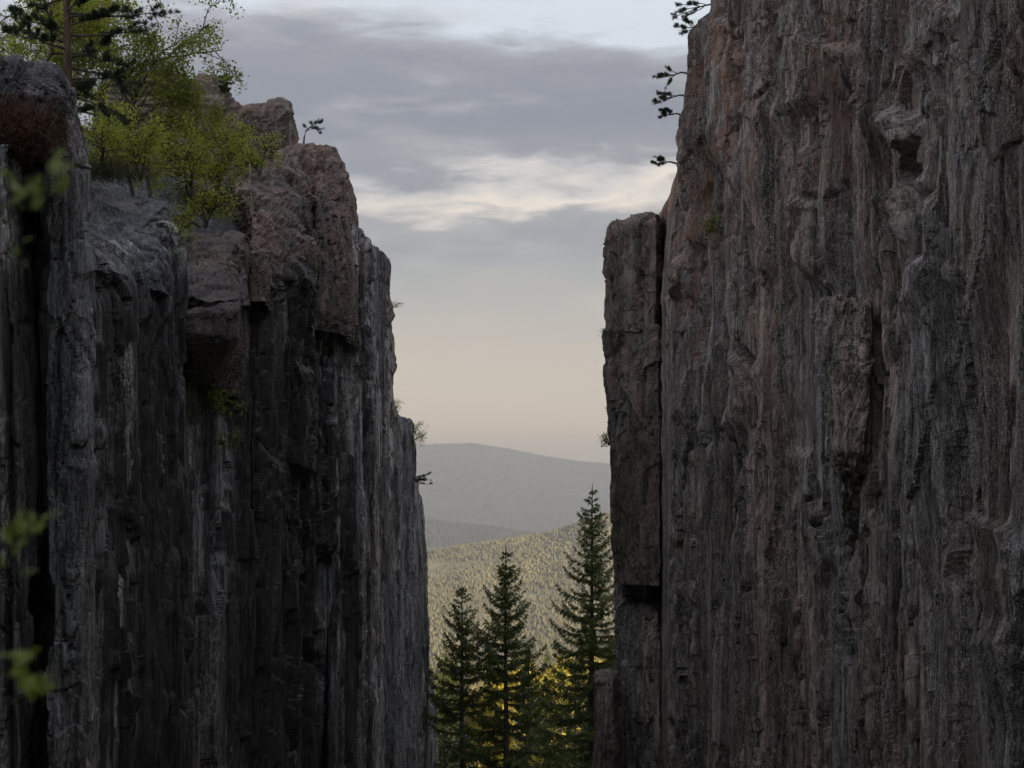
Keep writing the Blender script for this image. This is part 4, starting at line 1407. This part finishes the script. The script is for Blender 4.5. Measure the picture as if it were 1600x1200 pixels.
clump('heather', 6000, 26, 205, 25.0, 34, 22, 121, .18, M_heath, 'rust-brown dead heather hanging under the grey boulder', 'heather')
clump('heather', 3500, 160, 268, 34.5, 34, 8, 122, .12, M_grass, 'dull green heath along the top of the sloping slab', 'heather', -.8)
clump('heather', 3000, 330, 315, 40.5, 30, 9, 123, .14, M_grass, 'dark heath at the foot of the shrubs', 'heather', -.8)
clump('heather', 1500, 478, 412, 46.5, 9, 16, 124, .14, M_heath, 'brown grass in the hollow of the pink buttress', 'heather', .3)

# out-of-focus sapling in the foreground at the left edge
sap = empty('sapling', (-1.02, 3.0, -1.4), 'blurred green sapling twigs close to the camera at the left edge', 'sapling')
w_ = Acc()
tube(w_, [(0, 0, -1.2), (.0, 0, .3), (-.02, 0, 1.2), (-.04, .02, 2.3)], [.012, .010, .007, .003], 6)
LEAFV = []
for u in np.linspace(0, 1, 6):
    wdt = 0.5 * math.sin(math.pi * (u * .92 + .04)) ** .8
    zc_ = -0.15 * u * u
    LEAFV.append([(-wdt * .42, u, zc_ + .10 * wdt), (0, u, zc_), (wdt * .42, u, zc_ + .10 * wdt)])
leaf_me = mesh('leaf', np.array(LEAFV).reshape(-1, 3), grid_faces(3, 6), leaf_mat('sapling_leaf', (0.17, 0.24, 0.035), (0.28, 0.34, 0.055), .5, .5, 9.0))
rl = random.Random(4)
SPR = [((70, 270), 6, .045), ((80, 300), 4, .04), ((30, 300), 6, .05), ((45, 325), 5, .045), ((2, 362), 4, .04), ((2, 408), 3, .03),
       ((20, 848), 6, .05), ((64, 828), 3, .03), ((8, 885), 4, .04), ((12, 1048), 5, .05), ((45, 1085), 7, .05)]
first = True
for (px, py), n_, sz in SPR:
    tip = np.array([PX(px, 3.0) + 1.02, 0.0, PZ(py, 3.0) + 1.4])
    tube(w_, [(-.02, 0, tip[2] - .1 - .08 * rl.random()), (tip[0] * .5, .01, tip[2] - .03), tuple(tip)], [.005, .004, .003], 5)
    for j in range(int(n_ * 1.7)):
        o = obj('leaf', leaf_me, sap, tuple(tip + np.array([rl.gauss(0, .020), rl.gauss(0, .03), rl.gauss(0, .012)])))
        o.rotation_euler = (rl.uniform(.3, 1.2), rl.uniform(-.5, .5), rl.uniform(-1.2, 1.2))
        s_ = 0.8 * sz * rl.uniform(.75, 1.2)
        o.scale = (s_, s_, s_)
obj('stem', w_.mesh('stem', M_twig, True), sap)

# ------------------------------------------------------------------ trees beyond the gorge: individuals, then far woods as stuff
VG = 'trees in the valley beyond the gorge'


def copy_tree(o):
    c = o.copy()
    COL.objects.link(c)
    for ch in o.children:
        d = ch.copy()
        COL.objects.link(d)
        d.parent = c
    return c


protos = []
for sd, H in ((201, 14.0), (202, 12.0), (203, 15.0)):
    t = empty('spruce_tree', (0, 0, 0), 'conifer in the sunlit wood beyond the gorge', 'spruce', VG)
    tr, cr, dd = spruce_mesh(H, 2.1, sd, z0=1.0, dens=.32, wid=.10, step=.10)
    obj('trunk', tr.mesh('trunk', M_bark, True), t)
    obj('crown', cr.mesh('crown', leaf_mat('valley_spruce_needles', (0.045, 0.06, 0.02), (0.12, 0.13, 0.04), .25, .6, .5)), t)
    protos.append(t)
M_spring = leaf_mat('spring_leaves', (0.32, 0.27, 0.035), (0.50, 0.40, 0.06), .45, .6, .4)
for sd, H in ((204, 4.6), (205, 5.2)):
    t = empty('birch_tree', (0, 0, 0), 'yellow-green birch in the sunlit wood beyond the gorge', 'birch', VG)
    w, l = decid(sd, H, .7, 5200, .30, (0, 0), 4, .3, .10, 1, .3, .7)
    obj('trunk', w.mesh('trunk', M_bbark, True), t)
    obj('crown', l.mesh('crown', M_spring), t)
    protos.append(t)
used = set()
rv = random.Random(21)
n_put = 0
while n_put < 154:
    D = 108 + 300 * rv.random() ** 1.3
    px = rv.uniform(640, 985)
    k = rv.choice([0, 1, 2, 3, 4, 3, 4])
    if n_put >= 130:                                            # a stand of birches in the gap between two spruces
        D, px, k = rv.uniform(160, 225), rv.uniform(838, 900), rv.choice([3, 4])
    o = protos[k] if k not in used else copy_tree(protos[k])
    used.add(k)
    x = PX(px, D)
    z = float(ground_z(np.array([x]), np.array([D]))[0])
    o.location = (x, D, z - .2)
    o.rotation_euler = (0, 0, rv.uniform(0, 6.28))
    s_ = rv.uniform(.65, 1.0) * (1 if n_put < 130 else 1.75)
    o.scale = (s_, s_, s_)
    n_put += 1


def wood(name, label, X, Y, zf, hmin, hmax, mat, conif, seed, wfac=1.0, nrow=4):
    """joined far-off trees: jagged conifers and rounded crowns, a tint per tree"""
    r = np.random.default_rng(seed)
    n = len(X)
    Zb = zf(X, Y)
    H = r.uniform(hmin, hmax, n)
    isc = r.random(n) < conif + 0.9 * fbm(np.stack([X * .011, Y * .006, 0 * X], 1), 5, 4)
    Vs, Fs, T, off = [], [], [], 0
    # conifers: two stacked jagged cones, 5 sides
    for cond, kind in ((isc, 'c'), (~isc, 'b')):
        m = int(cond.sum())
        if not m:
            continue
        x, y, z, h = X[cond], Y[cond], Zb[cond], H[cond]
        if kind == 'b':
            h = h * r.uniform(.55, .95, m)
        ang = np.linspace(0, 2 * math.pi, 5, endpoint=False)[None] + r.random((m, 1)) * 6.28
        rows_ = {('c', 4): ((.08, .17), (.42, .13), (.40, .16), (.72, .07)), ('b', 4): ((.18, .05), (.40, .16), (.66, .19), (.9, .09)),
                 ('c', 3): ((.05, .16), (.36, .15), (.68, .08)), ('b', 3): ((.12, .12), (.48, .20), (.82, .14)),
                 ('c', 2): ((.05, .18), (.5, .11)), ('b', 2): ((.15, .18), (.7, .18))}[(kind, nrow)]
        V = []
        for (fz, fr) in rows_:
            rad = h[:, None] * fr * wfac * r.uniform(.55, 1.4, (m, 5))
            V.append(np.stack([x[:, None] + rad * np.cos(ang), y[:, None] + rad * np.sin(ang), (z + h * fz)[:, None] + r.normal(0, .04, (m, 5)) * h[:, None]], -1))
        V = np.concatenate(V + [np.stack([x, y, z + h], -1)[:, None]], 1)
        f = []
        nvt = nrow * 5 + 1
        for a in range(nrow - 1):
            for i in range(5):
                j = (i + 1) % 5
                p, q = a * 5 + i, a * 5 + j
                f += [[p, q, q + 5], [p, q + 5, p + 5]]
        for i in range(5):
            f.append([nvt - 6 + i, nvt - 6 + (i + 1) % 5, nvt - 1])
        f = np.array(f)
        base = off + np.arange(m)[:, None, None] * nvt
        Vs.append(V.reshape(-1, 3))
        Fs.append((base + f[None]).reshape(-1, 3))
        off += m * nvt
        cl = np.clip(.45 - .9 * fbm(np.stack([x * .011, y * .006, 0 * x], 1), 5, 4), 0, 1)
        tint = np.clip(.75 * cl + (r.uniform(0, .2, m) if kind == 'c' else r.uniform(.05, .35, m)), 0, 1)
        T.append(np.repeat(tint, nvt))
    me = mesh(name, np.concatenate(Vs), np.concatenate(Fs), mat, True, {'tint': np.concatenate(T)})
    return tag(obj(name, me), label, None, None, 'stuff')


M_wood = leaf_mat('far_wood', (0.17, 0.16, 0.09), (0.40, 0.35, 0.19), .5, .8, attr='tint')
M_wood2 = leaf_mat('distant_wood', (0.045, 0.048, 0.036), (0.085, 0.08, 0.055), 0.3, .9, attr='tint')
rw = np.random.default_rng(77)
n = 22000
Yw = np.concatenate([rw.uniform(1180, 2330, n), rw.uniform(2180, 2290, 1200)])
Xw = rw.uniform(-.105, .105, len(Yw)) * Yw
cl_ = fbm(np.stack([Xw * .012, Yw * .006, 0 * Xw], 1), 5, 3)
sel = cl_ + .5 * rw.normal(0, .25, len(Xw)) < .33
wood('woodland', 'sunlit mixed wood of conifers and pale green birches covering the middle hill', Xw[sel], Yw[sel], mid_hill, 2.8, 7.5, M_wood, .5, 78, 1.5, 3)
n = 3500
Yw = 420 * (1180 / 420) ** rw.random(n)
Xw = rw.uniform(-.13, .13, n) * Yw
wood('woodland', 'wood on the shaded valley floor in front of the sunlit hill', Xw, Yw, ground_z, 9, 16, M_wood, .6, 79, 1.2, 3)
n = 9000
Yw = np.concatenate([rw.uniform(6000, 7900, 6000), rw.uniform(7850, 8050, 3000)])
Xw = rw.uniform(-.11, .11, n) * Yw
wood('woodland', 'tiny trees on the slope and crest of the distant mountain', Xw, Yw, far_ridge, 8, 18, M_wood2, .8, 80, 1.5, 2)
n = 5000
Yw = rw.uniform(3900, 4400, n)
Xw = rw.uniform(-600, 600, n)
wood('woodland', 'tiny trees along the low blue-grey ridge', Xw, Yw, low_ridge, 7, 13, M_wood2, .7, 81, 1.4, 2)

# ------------------------------------------------------------------ haze
HV = np.array([(x, y, z) for z in (-190, 362) for y in (-520, 9600) for x in (-6400, 6400)], float)
HF = np.array([[0, 2, 3, 1], [4, 5, 7, 6], [0, 1, 5, 4], [2, 6, 7, 3], [0, 4, 6, 2], [1, 3, 7, 5]])
M_haze, N = new_mat('haze')
pvn = N.n('ShaderNodeVolumePrincipled')
pvn.inputs['Color'].default_value = (0.305, 0.34, 0.42, 1)
pvn.inputs['Density'].default_value = 0.00021
pvn.inputs['Anisotropy'].default_value = 0.0
o_ = N.n('ShaderNodeOutputMaterial')
N.link(pvn.outputs[0], o_.inputs['Volume'])
tag(obj('haze', mesh('haze', HV, HF, M_haze, False)), 'pale evening haze filling the valley', None, None, 'stuff')
print('tris', sum(len(m.polygons) for m in bpy.data.meshes))
